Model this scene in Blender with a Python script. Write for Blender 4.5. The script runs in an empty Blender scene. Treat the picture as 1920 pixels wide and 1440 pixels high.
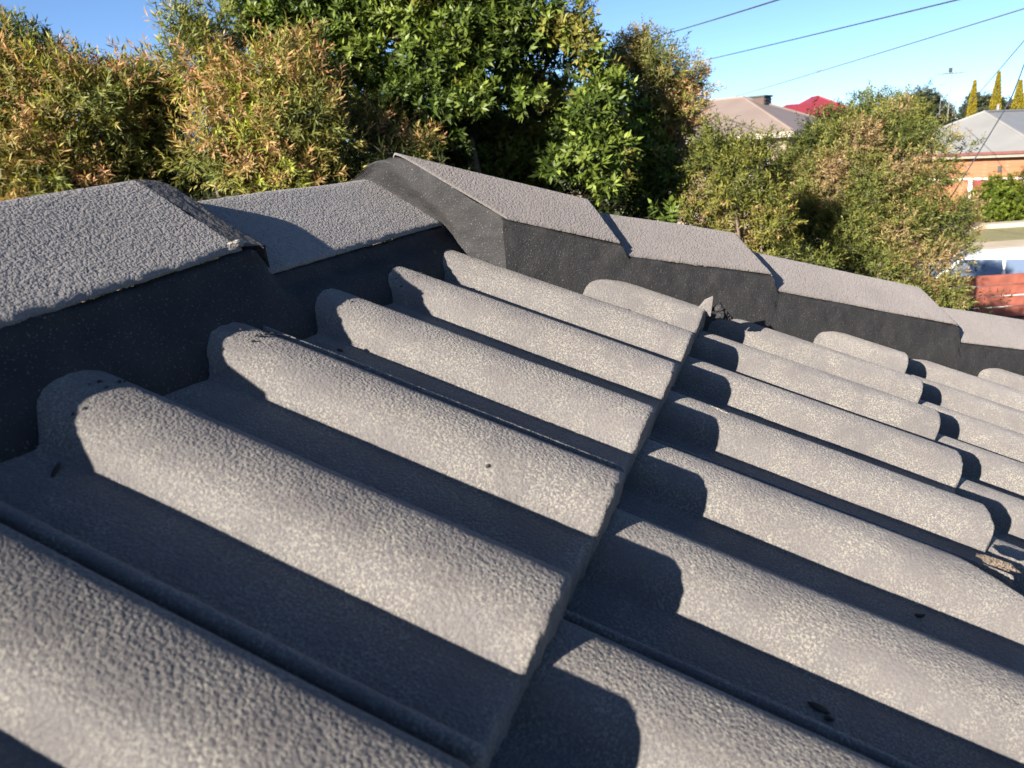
import bpy, bmesh, math, random
import numpy as np
from mathutils import Matrix, Vector, noise

SKY_AIR, SKY_DUST, SKY_OZONE, SKY_STR = 0.6, 0.3, 4.0, 0.053
SUN_STR = 5.0
EXPOSURE = 2.0
# ------------------------------------------------------------------ camera, sky, sun
scene = bpy.context.scene
ZO = 3.9                                    # height of the top tile course above the ground
CAM = np.array([0.1351, -0.3418, 0.2882 + ZO])
RW = np.array([[0.93870, 0.33900, -0.06270], [0.04264, -0.29450, -0.95470], [-0.34210, 0.89350, -0.29090]])
cam_d = bpy.data.cameras.new('camera')
cam = bpy.data.objects.new('camera', cam_d)
scene.collection.objects.link(cam)
scene.camera = cam
u_, s_, v_ = np.linalg.svd(RW)
RW = u_ @ v_
cam.matrix_world = Matrix(((RW[0, 0], -RW[1, 0], -RW[2, 0], CAM[0]), (RW[0, 1], -RW[1, 1], -RW[2, 1], CAM[1]),
                           (RW[0, 2], -RW[1, 2], -RW[2, 2], CAM[2]), (0, 0, 0, 1)))
cam_d.sensor_width = 36.0
cam_d.lens = 26.23
cam_d.clip_start = 0.02
cam_d.clip_end = 4000
cam_d.dof.use_dof = True
cam_d.dof.focus_distance = 1.05
cam_d.dof.aperture_fstop = 13.0

LIGHT = Vector((0.3257, 0.8742, -0.3602)).normalized()      # direction the sunlight travels
sun_el = math.asin(-LIGHT.z)
sun_az = math.atan2(-LIGHT.x, -LIGHT.y)                      # clockwise from +Y

world = bpy.data.worlds.new('World')
scene.world = world
world.use_nodes = True
wn = world.node_tree.nodes
wl = world.node_tree.links
wn.clear()
w_out = wn.new('ShaderNodeOutputWorld')
w_bg = wn.new('ShaderNodeBackground')
w_sky = wn.new('ShaderNodeTexSky')
w_sky.sky_type = 'NISHITA'
w_sky.sun_disc = False
w_sky.sun_elevation = sun_el
w_sky.sun_rotation = sun_az
w_sky.altitude = 0
w_sky.air_density = SKY_AIR
w_sky.dust_density = SKY_DUST
w_sky.ozone_density = SKY_OZONE
w_bg.inputs['Strength'].default_value = SKY_STR
wl.new(w_sky.outputs[0], w_bg.inputs['Color'])
wl.new(w_bg.outputs[0], w_out.inputs['Surface'])

sun_d = bpy.data.lights.new('sun', 'SUN')
sun_d.energy = SUN_STR
sun_d.angle = math.radians(0.5)
sun_d.color = (1.0, 0.91, 0.80)
sun = bpy.data.objects.new('sun', sun_d)
scene.collection.objects.link(sun)
sun.rotation_euler = LIGHT.to_track_quat('-Z', 'Y').to_euler()
sun.location = (-6, -14, 12)

scene.view_settings.view_transform = 'Standard'
scene.view_settings.look = 'None'
scene.view_settings.gamma = 1
scene.view_settings.use_curve_mapping = False
scene.view_settings.exposure = EXPOSURE

# ------------------------------------------------------------------ helpers
col = scene.collection
rng = np.random.default_rng(11)


def mesh_np(name, verts, faces, smooth=False, attrs=None):
    """One mesh from an (n,3) array and an (m,k) array (or list) of faces."""
    me = bpy.data.meshes.new(name)
    verts = np.asarray(verts, dtype=np.float32)
    if isinstance(faces, np.ndarray):
        k = faces.shape[1]
        me.vertices.add(len(verts))
        me.vertices.foreach_set('co', verts.ravel())
        me.loops.add(faces.size)
        me.loops.foreach_set('vertex_index', faces.astype(np.int32).ravel())
        me.polygons.add(len(faces))
        me.polygons.foreach_set('loop_start', np.arange(0, faces.size, k, dtype=np.int32))
        me.polygons.foreach_set('loop_total', np.full(len(faces), k, dtype=np.int32))
        me.update(calc_edges=True)
    else:
        me.from_pydata([tuple(map(float, v)) for v in verts], [], faces)
    if smooth:
        me.polygons.foreach_set('use_smooth', np.ones(len(me.polygons), dtype=bool))
    if attrs is not None:
        a = me.color_attributes.new('tint', 'FLOAT_COLOR', 'POINT')
        a.data.foreach_set('color', np.asarray(attrs, dtype=np.float32).ravel())
    me.validate()
    return me


def link(name, me, mat=None, parent=None, kind=None, label=None):
    o = bpy.data.objects.new(name, me)
    col.objects.link(o)
    if mat is not None and me is not None and len(me.materials) == 0:
        me.materials.append(mat)
    if parent is not None:
        o.parent = parent
    if kind:
        o['kind'] = kind
    if label:
        o['label'] = label
    return o


def tag(o, label, cat, group=None):
    o['label'] = label
    o['category'] = cat
    if group:
        o['group'] = group
    return o


def empty(name, loc=(0, 0, 0), rz=0.0):
    o = bpy.data.objects.new(name, None)
    col.objects.link(o)
    o.location = loc
    o.rotation_euler = (0, 0, rz)
    o.empty_display_size = 0.1
    return o


class MB:
    """collects boxes, tubes and polygons into one mesh"""
    def __init__(self):
        self.v, self.f = [], []

    def poly(self, pts):
        b = len(self.v)
        self.v += [tuple(p) for p in pts]
        self.f.append(tuple(range(b, b + len(pts))))
        return self

    def box(self, x0, x1, y0, y1, z0, z1):
        b = len(self.v)
        self.v += [(x0, y0, z0), (x1, y0, z0), (x1, y1, z0), (x0, y1, z0), (x0, y0, z1), (x1, y0, z1), (x1, y1, z1), (x0, y1, z1)]
        self.f += [tuple(b + i for i in q) for q in ((0, 3, 2, 1), (4, 5, 6, 7), (0, 1, 5, 4), (1, 2, 6, 5), (2, 3, 7, 6), (3, 0, 4, 7))]
        return self

    def slab(self, pts, t):
        """polygon given by its top outline, thickened straight down by t"""
        n = len(pts)
        b = len(self.v)
        self.v += [tuple(p) for p in pts] + [(p[0], p[1], p[2] - t) for p in pts]
        self.f.append(tuple(range(b, b + n)))
        self.f.append(tuple(range(b + 2 * n - 1, b + n - 1, -1)))
        for i in range(n):
            j = (i + 1) % n
            self.f.append((b + i, b + n + i, b + n + j, b + j))
        return self

    def tube(self, path, rad, n=6):
        path = [Vector(p) for p in path]
        rad = rad if hasattr(rad, '__len__') else [rad] * len(path)
        b = len(self.v)
        for i, p in enumerate(path):
            d = (path[min(i + 1, len(path) - 1)] - path[max(i - 1, 0)]).normalized()
            a = d.orthogonal().normalized() if abs(d.z) > .95 else d.cross(Vector((0, 0, 1))).normalized()
            c = d.cross(a)
            for k in range(n):
                t = 2 * math.pi * k / n
                self.v.append(tuple(p + (a * math.cos(t) + c * math.sin(t)) * rad[i]))
        for i in range(len(path) - 1):
            for k in range(n):
                k2 = (k + 1) % n
                self.f.append((b + i * n + k, b + i * n + k2, b + (i + 1) * n + k2, b + (i + 1) * n + k))
        self.f.append(tuple(b + k for k in range(n - 1, -1, -1)))
        e = b + (len(path) - 1) * n
        self.f.append(tuple(e + k for k in range(n)))
        return self

    def build(self, name, mat, parent=None, smooth=False, kind=None, bevel=0, label=None):
        me = mesh_np(name, self.v, self.f, smooth)
        o = link(name, me, mat, parent, kind, label)
        if bevel:
            m = o.modifiers.new('bevel', 'BEVEL')
            m.width = bevel
            m.segments = 2
            m.limit_method = 'ANGLE'
        return o


def grid_faces(nu, nv):
    i = np.arange(nu - 1)[:, None] * nv + np.arange(nv - 1)[None, :]
    return np.stack([i, i + 1, i + nv + 1, i + nv], -1).reshape(-1, 4)


# value noise on arrays (for relief that must be real geometry)
def vnoise(p, scale, seed=0):
    q = np.asarray(p, float) * scale + seed * 17.31
    i = np.floor(q).astype(np.int64)
    f = q - i
    f = f * f * (3 - 2 * f)
    out = np.zeros(len(q))
    for dx in (0, 1):
        for dy in (0, 1):
            for dz in (0, 1):
                h = ((i[:, 0] + dx) * 374761393 + (i[:, 1] + dy) * 668265263 + (i[:, 2] + dz) * 2147483647 + seed * 974711) & 0xffffffff
                h = ((h ^ (h >> 13)) * 1274126177) & 0xffffffff
                h = (h ^ (h >> 16)) / 4294967295.0
                w = (f[:, 0] if dx else 1 - f[:, 0]) * (f[:, 1] if dy else 1 - f[:, 1]) * (f[:, 2] if dz else 1 - f[:, 2])
                out += w * h
    return out * 2 - 1


# ------------------------------------------------------------------ materials
class NT:
    def __init__(self, name):
        self.m = bpy.data.materials.new(name)
        self.m.use_nodes = True
        self.t = self.m.node_tree
        self.t.nodes.clear()
        self.out = self.t.nodes.new('ShaderNodeOutputMaterial')
        self.b = self.t.nodes.new('ShaderNodeBsdfPrincipled')
        self.t.links.new(self.b.outputs[0], self.out.inputs['Surface'])

    def n(self, typ, **kw):
        o = self.t.nodes.new(typ)
        for k, v in kw.items():
            if k.startswith('i_'):
                key = k[2:]
                key = int(key) if key.isdigit() else key.replace('_', ' ')
                o.inputs[key].default_value = v
            else:
                setattr(o, k, v)
        return o

    def l(self, a, b):
        self.t.links.new(a, b)

    def ramp(self, fac, stops):
        r = self.n('ShaderNodeValToRGB')
        e = r.color_ramp.elements
        while len(e) < len(stops):
            e.new(0.5)
        for i, (p, c) in enumerate(stops):
            e[i].position = p
            e[i].color = (c, c, c, 1) if not hasattr(c, '__len__') else (*c[:3], 1)
        self.l(fac, r.inputs[0])
        return r.outputs[0]

    def mix(self, fac, a, b, mode='MIX'):
        m = self.n('ShaderNodeMix', data_type='RGBA', blend_type=mode)
        for sock, val in ((m.inputs[0], fac), (m.inputs[6], a), (m.inputs[7], b)):
            if hasattr(val, 'links'):
                self.l(val, sock)
            elif hasattr(val, '__len__'):
                sock.default_value = (*val[:3], 1)
            else:
                sock.default_value = val
        return m.outputs[2]

    def math(self, op, a, b=0.0):
        m = self.n('ShaderNodeMath', operation=op)
        for s, v in ((m.inputs[0], a), (m.inputs[1], b)):
            if hasattr(v, 'links'):
                self.l(v, s)
            else:
                s.default_value = v
        return m.outputs[0]

    def noise(self, vec, scale, detail=3, rough=0.55):
        t = self.n('ShaderNodeTexNoise', i_Scale=scale, i_Detail=detail, i_Roughness=rough)
        if vec is not None:
            self.l(vec, t.inputs['Vector'])
        return t.outputs[0]


def coords(N, spread=0.0):
    tc = N.n('ShaderNodeTexCoord')
    if not spread:
        return tc.outputs['Object']
    oi = N.n('ShaderNodeObjectInfo')
    s = N.math('MULTIPLY', oi.outputs['Random'], spread)
    cx = N.n('ShaderNodeCombineXYZ')
    N.l(s, cx.inputs[0])
    N.l(N.math('MULTIPLY', s, 1.7), cx.inputs[1])
    a = N.n('ShaderNodeVectorMath', operation='ADD')
    N.l(tc.outputs['Object'], a.inputs[0])
    N.l(cx.outputs[0], a.inputs[1])
    return a.outputs[0]


def coat_material(name, base, speck, speck_amt, bump, grain, rough=0.62, spread=30.0, pits=0.0):
    """painted, gritty concrete: even coat, worn pale specks in patches, stucco relief"""
    N = NT(name)
    v = coords(N, spread)
    oi = N.n('ShaderNodeObjectInfo')
    big = N.noise(v, 7, 3)
    mid = N.noise(v, 38, 3, 0.6)
    fine = N.noise(v, grain, 2, 0.6)
    vor = N.n('ShaderNodeTexVoronoi', i_Scale=grain * 0.66, i_Randomness=1.0)
    N.l(v, vor.inputs['Vector'])
    vor2 = N.n('ShaderNodeTexVoronoi', i_Scale=grain * 1.5, i_Randomness=1.0)
    N.l(v, vor2.inputs['Vector'])
    # colour
    b0 = tuple(c * 0.86 for c in base)
    b1 = tuple(c * 1.12 for c in base)
    c = N.mix(N.ramp(big, [(0.3, 0.0), (0.7, 1.0)]), b0, b1)
    c = N.mix(N.ramp(mid, [(0.35, 0.0), (0.7, 0.35)]), c, tuple(x * y for x, y in zip(base, (1.10, 1.03, 0.95))))
    c = N.mix(N.math('MULTIPLY', oi.outputs['Random'], 0.45), c, tuple(x * 0.8 for x in base))
    patch = N.ramp(N.noise(v, 22, 3, 0.7), [(0.36, 0.15), (0.60, 1.0)])
    grit = N.ramp(N.noise(v, grain * 1.05, 2, 0.8), [(0.50, 0.0), (0.59, 1.0)])
    sp = N.math('MULTIPLY', N.math('MULTIPLY', patch, grit), speck_amt)
    c = N.mix(sp, c, speck)
    dark = N.ramp(N.noise(v, grain * 1.7, 2, 0.6), [(0.30, 0.55), (0.42, 0.0)])
    c = N.mix(dark, c, tuple(x * 0.55 for x in base))
    N.l(c, N.b.inputs['Base Color'])
    N.b.inputs['Roughness'].default_value = rough
    N.b.inputs['Specular IOR Level'].default_value = 0.25
    if 'Diffuse Roughness' in N.b.inputs:
        N.b.inputs['Diffuse Roughness'].default_value = 1.0
    # relief
    hgt = N.math('ADD', N.math('MULTIPLY', vor.outputs['Distance'], -1.0), N.math('MULTIPLY', fine, 0.35))
    hgt = N.math('ADD', hgt, N.math('MULTIPLY', vor2.outputs['Distance'], -0.45))
    hgt = N.math('ADD', hgt, N.math('MULTIPLY', mid, 0.15))
    if pits:
        pt = N.ramp(N.noise(v, 190, 2, 0.6), [(0.54, 0.0), (0.66, 1.0)])
        hgt = N.math('ADD', hgt, N.math('MULTIPLY', pt, -pits))
    bp = N.n('ShaderNodeBump', i_Strength=bump, i_Distance=0.0015)
    N.l(hgt, bp.inputs['Height'])
    N.l(bp.outputs[0], N.b.inputs['Normal'])
    return N.m


def plain(name, colr, rough=0.6, var=0.15, scale=6.0, metallic=0.0, bump=0.0, bscale=40, spec=0.4):
    N = NT(name)
    v = coords(N)
    f = N.noise(v, scale, 4)
    c = N.mix(N.ramp(f, [(0.3, 0.0), (0.7, 1.0)]), tuple(x * (1 - var) for x in colr), tuple(min(1, x * (1 + var)) for x in colr))
    N.l(c, N.b.inputs['Base Color'])
    N.b.inputs['Roughness'].default_value = rough
    N.b.inputs['Metallic'].default_value = metallic
    N.b.inputs['Specular IOR Level'].default_value = spec
    if bump:
        bp = N.n('ShaderNodeBump', i_Strength=bump, i_Distance=0.01)
        N.l(N.noise(v, bscale, 3), bp.inputs['Height'])
        N.l(bp.outputs[0], N.b.inputs['Normal'])
    return N.m


def leaf_material(name, rough=0.5, trans=0.25, spec=0.35):
    N = NT(name)
    at = N.n('ShaderNodeAttribute', attribute_name='tint')
    N.l(at.outputs['Color'], N.b.inputs['Base Color'])
    N.b.inputs['Roughness'].default_value = rough
    N.b.inputs['Specular IOR Level'].default_value = spec
    tr = N.n('ShaderNodeBsdfTranslucent')
    h = N.n('ShaderNodeHueSaturation', i_Saturation=1.15, i_Value=1.1)
    N.l(at.outputs['Color'], h.inputs['Color'])
    N.l(h.outputs[0], tr.inputs['Color'])
    ms = N.n('ShaderNodeMixShader', i_0=trans)
    N.l(N.b.outputs[0], ms.inputs[1])
    N.l(tr.outputs[0], ms.inputs[2])
    N.l(ms.outputs[0], N.out.inputs['Surface'])
    return N.m


M = {}
M['tile'] = coat_material('tile_coat', (0.099, 0.093, 0.093), (0.225, 0.215, 0.180), 0.78, 0.55, 560)
M['cap'] = coat_material('cap_coat', (0.118, 0.108, 0.104), (0.19, 0.175, 0.16), 0.35, 0.62, 420, pits=0.5)
M['rough_cap'] = coat_material('ridge_coat', (0.165, 0.158, 0.156), (0.28, 0.27, 0.25), 0.30, 0.80, 520, pits=1.3)
M['deck'] = plain('roof_underlay', (0.03, 0.03, 0.034), 0.9)


def pointing_material():
    N = NT('pointing_compound')
    v = coords(N)
    c = N.mix(N.ramp(N.noise(v, 22, 4), [(0.3, 0.0), (0.7, 1.0)]), (0.018, 0.018, 0.019), (0.027, 0.0265, 0.027))
    gl = N.ramp(N.noise(v, 620, 1, 0.5), [(0.665, 0.0), (0.72, 1.0)])
    c = N.mix(N.math('MULTIPLY', gl, 0.6), c, (0.14, 0.135, 0.13))
    st = N.n('ShaderNodeMapping')
    st.inputs['Scale'].default_value = (28, 28, 2.5)
    N.l(v, st.inputs['Vector'])
    c = N.mix(N.ramp(N.noise(st.outputs[0], 1.0, 3), [(0.58, 0.0), (0.75, 0.25)]), c, (0.042, 0.041, 0.041))
    N.l(c, N.b.inputs['Base Color'])
    N.b.inputs['Roughness'].default_value = 0.75
    N.b.inputs['Specular IOR Level'].default_value = 0.15
    bp = N.n('ShaderNodeBump', i_Strength=0.45, i_Distance=0.002)
    N.l(N.math('ADD', N.noise(v, 330, 2), N.math('MULTIPLY', N.noise(v, 40, 3), 1.5)), bp.inputs['Height'])
    N.l(bp.outputs[0], N.b.inputs['Normal'])
    return N.m


M['pointing'] = pointing_material()
M['raw_mortar'] = plain('raw_mortar', (0.26, 0.24, 0.20), 0.9, 0.25, 60, bump=0.8, bscale=220)
M['raw_concrete'] = plain('raw_concrete', (0.125, 0.098, 0.075), 0.95, 0.5, 120, bump=1.0, bscale=300)
M['bark'] = plain('bark', (0.10, 0.075, 0.055), 0.9, 0.35, 25, bump=0.7, bscale=60)
M['leaf'] = leaf_material('leaf', 0.55, 0.38, 0.25)
M['gloss_leaf'] = leaf_material('gloss_leaf', 0.46, 0.28, 0.22)
M['wall_brick'] = plain('house_brick', (0.30, 0.17, 0.12), 0.9, 0.2, 9)
M['white'] = plain('white_paint', (0.70, 0.68, 0.63), 0.6, 0.05)

# ------------------------------------------------------------------ ground, street
R_ = np.array([0.9406, 0.3396, 0.0])         # the street runs this way
F_ = np.array([-0.3396, 0.9406, 0.0])        # and the view crosses it this way
RZ = math.atan2(R_[1], R_[0])


def W(x, d, z=0.0):
    """street coordinates (along, across, height) to world"""
    p = np.array([CAM[0], CAM[1], 0]) + R_ * x + F_ * d
    return Vector((p[0], p[1], z))


def street_obj(name, mb, mat, kind='structure', parent=None, bevel=0):
    o = mb.build(name, mat, parent, kind=kind, bevel=bevel)
    if parent is None:
        o.location = (CAM[0], CAM[1], 0)
        o.rotation_euler = (0, 0, RZ)
    return o


def ground_mat(name, a, b, scale, bump=0.4):
    N = NT(name)
    v = coords(N)
    c = N.mix(N.ramp(N.noise(v, scale, 5, 0.65), [(0.35, 0.0), (0.65, 1.0)]), a, b)
    c = N.mix(N.ramp(N.noise(v, scale * 9, 3), [(0.4, 0.0), (0.7, 0.5)]), c, tuple(0.6 * x for x in a))
    N.l(c, N.b.inputs['Base Color'])
    N.b.inputs['Roughness'].default_value = 0.95
    bp = N.n('ShaderNodeBump', i_Strength=bump, i_Distance=0.03)
    N.l(N.noise(v, scale * 20, 3), bp.inputs['Height'])
    N.l(bp.outputs[0], N.b.inputs['Normal'])
    return N.m


street_obj('ground', MB().box(-1500, 1500, -1500, 1500, -0.6, 0.0), ground_mat('soil_and_lawn', (0.085, 0.075, 0.04), (0.12, 0.11, 0.05), 0.7))
street_obj('road', MB().box(-150, 150, 14.2, 25.9, -0.05, 0.004), ground_mat('asphalt', (0.10, 0.095, 0.09), (0.13, 0.125, 0.12), 3))
street_obj('kerb', MB().box(-150, 150, 25.9, 26.2, -0.05, 0.12), plain('kerb_concrete', (0.33, 0.30, 0.25), 0.85, 0.1, 3))
street_obj('footpath', MB().box(-150, 150, 26.2, 27.6, -0.05, 0.125), plain('path_concrete', (0.33, 0.275, 0.205), 0.9, 0.1, 2))
street_obj('verge', MB().box(-150, 150, 27.6, 31.2, -0.05, 0.13), ground_mat('dry_lawn', (0.15, 0.14, 0.055), (0.20, 0.18, 0.08), 1.5))
street_obj('garden_edging', MB().box(-150, 150, 31.2, 31.9, -0.05, 0.30), plain('edging', (0.34, 0.295, 0.23), 0.9, 0.1, 3))

# ------------------------------------------------------------------ the house under the camera
TH = math.radians(24.0)
G, P_, TAU = 0.340, 0.15, 0.0941
WO, VO = 0.0335, 0.00226                      # where the tile courses lie in the roof frame
CT, ST = math.cos(TH), math.sin(TH)
MROOF = Matrix(((CT, 0, ST), (0, 1, 0), (-ST, 0, CT)))
MR = np.array(MROOF)
P0 = np.array([0.1169, 0.9643])
HD = np.array([0.7314, 0.6820])
HN = np.array([0.6820, -0.7314])             # from the hip towards the front slope

house = empty('house', (0, 0, 0))
tag(house, 'house under the viewer with a dark grey concrete tile roof, pointed ridge and hip', 'house')

# roll profile: two rolls per tile, flat pans between
_x = np.linspace(-0.075, 0.075, 601)
_s = 0.0285 * np.clip(1 - np.abs(_x / 0.0392) ** 2.5, 0, None) ** (1 / 2.5)
_k = np.exp(-0.5 * (np.arange(-40, 41) * 0.00025 / 0.0026) ** 2)
_s = np.convolve(np.concatenate([_s[-41:-1], _s, _s[1:41]]), _k / _k.sum(), 'same')[40:-40]


def roll(v):
    q = (np.asarray(v) + P_ / 2) % P_ - P_ / 2
    return np.interp(q, _x, _s)


def tile_mesh(name, seed, keep=None, chip=False, du=0.0034, dv=0.0026):
    v0, v1 = -P_ + 0.0352, P_ + 0.0256
    nv = int((v1 - v0) / dv) + 1
    vs = np.linspace(v0, v1, nv)
    us = np.concatenate([np.linspace(-0.42, -0.006, int(0.414 / du)), [-0.0035, -0.0012, 0.0, 0.0011, 0.0030, 0.0048]])
    drop = np.concatenate([np.zeros(len(us) - 6), [0.0, 0.0007, 0.0022, 0.006, 0.014, 0.027]])
    # side skirts: the edges of the tile turn down into the lap
    vcol = np.concatenate([[v0 + 0.001, v0 - 0.0002, v0 + 0.0010], vs[1:-1], [v1 - 0.0002, v1 + 0.0004, v1 - 0.001]])
    vdrop = np.concatenate([[0.032, 0.0050, 0.0016], np.zeros(nv - 2), [0.0008, 0.0035, 0.026]])
    U, V = np.meshgrid(us, vcol, indexing='ij')
    D = drop[:, None] + vdrop[None, :]
    vcl = np.clip(V, v0, v1)
    lx = np.clip((0.060 - (vcl + P_)) / (0.060 - 0.040), 0, 1)
    Wt = np.maximum(roll(vcl), 0.0196 * lx * lx * (3 - 2 * lx)) + TAU * U
    if chip:   # the outer corner of the last roll is broken off
        lim = -np.clip((V - 0.131) * 1.35, 0, None) + 0.006 * vnoise(np.stack([V.ravel() * 1, U.ravel() * 0, V.ravel() * 0], 1), 140, 5).reshape(V.shape) * (V > 0.131)
        over = np.clip(U - lim, 0, None)
        Wt = Wt - np.clip(over * 0.35, 0, 0.014)
        U = np.where(V > 0.131, np.minimum(U, lim + over * 0.45), U)
    pts = np.stack([U.ravel(), V.ravel(), (Wt - D).ravel()], 1)
    base = np.stack([U.ravel(), V.ravel(), Wt.ravel()], 1)
    amp = np.where(D.ravel() > 0.02, 0.0, 1.0)
    n = 0.00018 * vnoise(base, 330, seed) + 0.00010 * vnoise(base, 150, seed + 1) + 0.0006 * vnoise(base, 11, seed + 2)
    pts[:, 2] += n * amp
    edge = (base[:, 0] > -0.004)
    pts[:, 0] += np.where(edge, 0.0011 * vnoise(base * [0, 1, 1], 170, seed + 3) + 0.0014 * vnoise(base * [0, 1, 1], 45, seed + 4), 0)
    faces = grid_faces(len(us), len(vcol))
    if keep is not None:
        m = keep(pts)
        faces = faces[m[faces].all(1)]
        if len(faces) == 0:
            return None
        used = np.unique(faces)
        remap = np.zeros(len(pts), int)
        remap[used] = np.arange(len(used))
        pts, faces = pts[used], remap[faces]
    return mesh_np(name, pts, faces, smooth=True)


tile_protos = [tile_mesh('tile', 10 * i) for i in range(4)]
for me in tile_protos:
    me.materials.append(M['tile'])
rt = random.Random(4)


def roof_pt(u, v, w):
    v, w = v + VO, w + WO
    return np.array([CT * u + ST * w, v, -ST * u + CT * w])


def hip_side(xy):
    return (xy - P0) @ HN


for j in range(0, 8):
    for k0 in range(-8 if j % 2 == 0 else -7, 24, 2):
        near = hip_side(roof_pt(j * G - 0.42, k0 * P_ + P_, 0)[:2])
        far = hip_side(roof_pt(j * G, k0 * P_ - P_, 0)[:2])
        if far < -0.05:
            break
        chip = (j == 1 and k0 == 1)
        du_, dv_, dw_ = rt.uniform(-.0016, .0016), rt.uniform(-.0012, .0012), rt.uniform(-.0006, .0010)
        rot = rt.uniform(-0.004, 0.004)
        if near > -0.05 and not chip:
            me = rt.choice(tile_protos)
        else:
            loc = np.array([j * G + du_, k0 * P_ + dv_ + VO, dw_ + WO])

            def keep(p, loc=loc):
                q = p + loc
                x = CT * q[:, 0] + ST * q[:, 2]
                return ((x - P0[0]) * HN[0] + (q[:, 1] - P0[1]) * HN[1]) > -0.05
            coarse = j > 4
            me = tile_mesh('tile', 100 + j * 7 + k0, keep, chip, 0.012 if coarse else 0.0036, 0.006 if coarse else 0.003)
            if me is None:
                continue
            me.materials.append(M['tile'])
        o = link('tile', me, None, house)
        loc = MROOF @ Vector((j * G + du_, k0 * P_ + dv_ + VO, dw_ + WO))
        o.matrix_basis = Matrix.Translation(loc + Vector((0, 0, ZO))) @ MROOF.to_4x4() @ Matrix.Rotation(rot, 4, 'Z')
        if chip:
            o['label'] = 'tile with the outer corner of its roll broken off'


# tiles of the slopes that the picture does not show, as plain corrugated courses
def tile_field(name, org, ud, vd, nd, ncourse, v0, v1, keep):
    vs = np.arange(v0, v1, 0.0125)
    vv, ff, b = [], [], 0
    prof = roll(vs)
    for j in range(ncourse):
        for (u, dw) in ((j * G - G, -TAU * G), (j * G, 0.0), (j * G, -0.02)):
            vv.append(org + np.outer(np.full(len(vs), u), ud) + np.outer(vs, vd) + np.outer(prof + dw, nd))
        ff.append(grid_faces(3, len(vs)) + b)
        b += 3 * len(vs)
    vv, ff = np.concatenate(vv), np.concatenate(ff)
    m = keep(vv)
    ff = ff[m[ff].all(1)]
    vv[:, 2] += ZO
    me = mesh_np(name, vv, ff, smooth=True)
    return link(name, me, M['tile'], house, 'stuff')


XR = -0.405                                   # ridge line
U3, V3, N3 = MR @ np.array([1, 0, 0]), np.array([0, 1., 0]), MR @ np.array([0, 0, 1])
mir = np.array([-1, 1, 1])
tile_field('tile_field', N3 * WO + V3 * VO, U3, V3, N3, 8, -6.0, -1.335, lambda q: q[:, 0] > XR + .03)
tile_field('tile_field', np.array([2 * XR, 0, 0]) + N3 * mir * WO, U3 * mir, V3, N3 * mir, 8, -6.0, 3.2,
           lambda q: (q[:, 0] < XR - .03) & ((((2 * XR - q[:, 0]) - P0[0]) * HN[0] + (q[:, 1] - P0[1]) * HN[1]) > 0.0))
YA = P0[1] + (XR - P0[0]) / HD[0] * HD[1]     # apex of the hip end
PH = math.atan2(math.tan(TH) * HD[0], HD[1])
tile_field('tile_field', np.array([XR, YA + .16, -math.tan(TH) * XR - .16 * math.tan(PH)]), np.array([0, math.cos(PH), -math.sin(PH)]), np.array([1., 0, 0]), np.array([0, math.sin(PH), math.cos(PH)]),
           8, -3.0, 3.0, lambda q: ((np.abs(q[:, 0] - XR) + XR - P0[0]) * HN[0] + (q[:, 1] - P0[1]) * HN[1]) < -0.02)

# deck, walls, gutters
XE = 2.34
zr, ze = -math.tan(TH) * XR - .085 + ZO, -math.tan(TH) * XE - .085 + ZO
ye = P0[1] + (XE - P0[0]) / HD[0] * HD[1]
XB = 2 * XR - XE
dk = MB()
dk.slab([(XR, -6, zr), (XE, -6, ze), (XE, ye, ze), (XR, YA, zr)], .03)
dk.slab([(XR, -6, zr), (XR, YA, zr), (XB, ye, ze), (XB, -6, ze)], .03)
dk.slab([(XR, YA, zr), (XE, ye, ze), (XB, ye, ze)], .03)
dk.build('roof_deck', M['deck'], house)
MB().box(XB + .45, XE - .45, -5.8, ye - .45, 0, ze + .1).build('wall', M['wall_brick'], house)
M['gutter'] = plain('gutter_metal', (0.05, 0.05, 0.055), 0.4, 0.05)
gt = MB()
gt.box(XE + .02, XE + .13, -6, ye + .13, ze - .13, ze - .02)
gt.box(XB - .13, XB - .02, -6, ye + .13, ze - .13, ze - .02)
gt.box(XB - .02, XE + .02, ye + .02, ye + .13, ze - .13, ze - .02)
gt.build('gutter', M['gutter'], house, bevel=.01)
sf_ = MB()
sf_.box(XE - .46, XE + .0, -5.9, ye, ze - .12, ze - .10)
sf_.box(XB, XB + .46, -5.9, ye, ze - .12, ze - .10)
sf_.box(XB + .46, XE - .46, ye - .46, ye, ze - .12, ze - .10)
sf_.build('soffit', M['white'], house)


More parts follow.
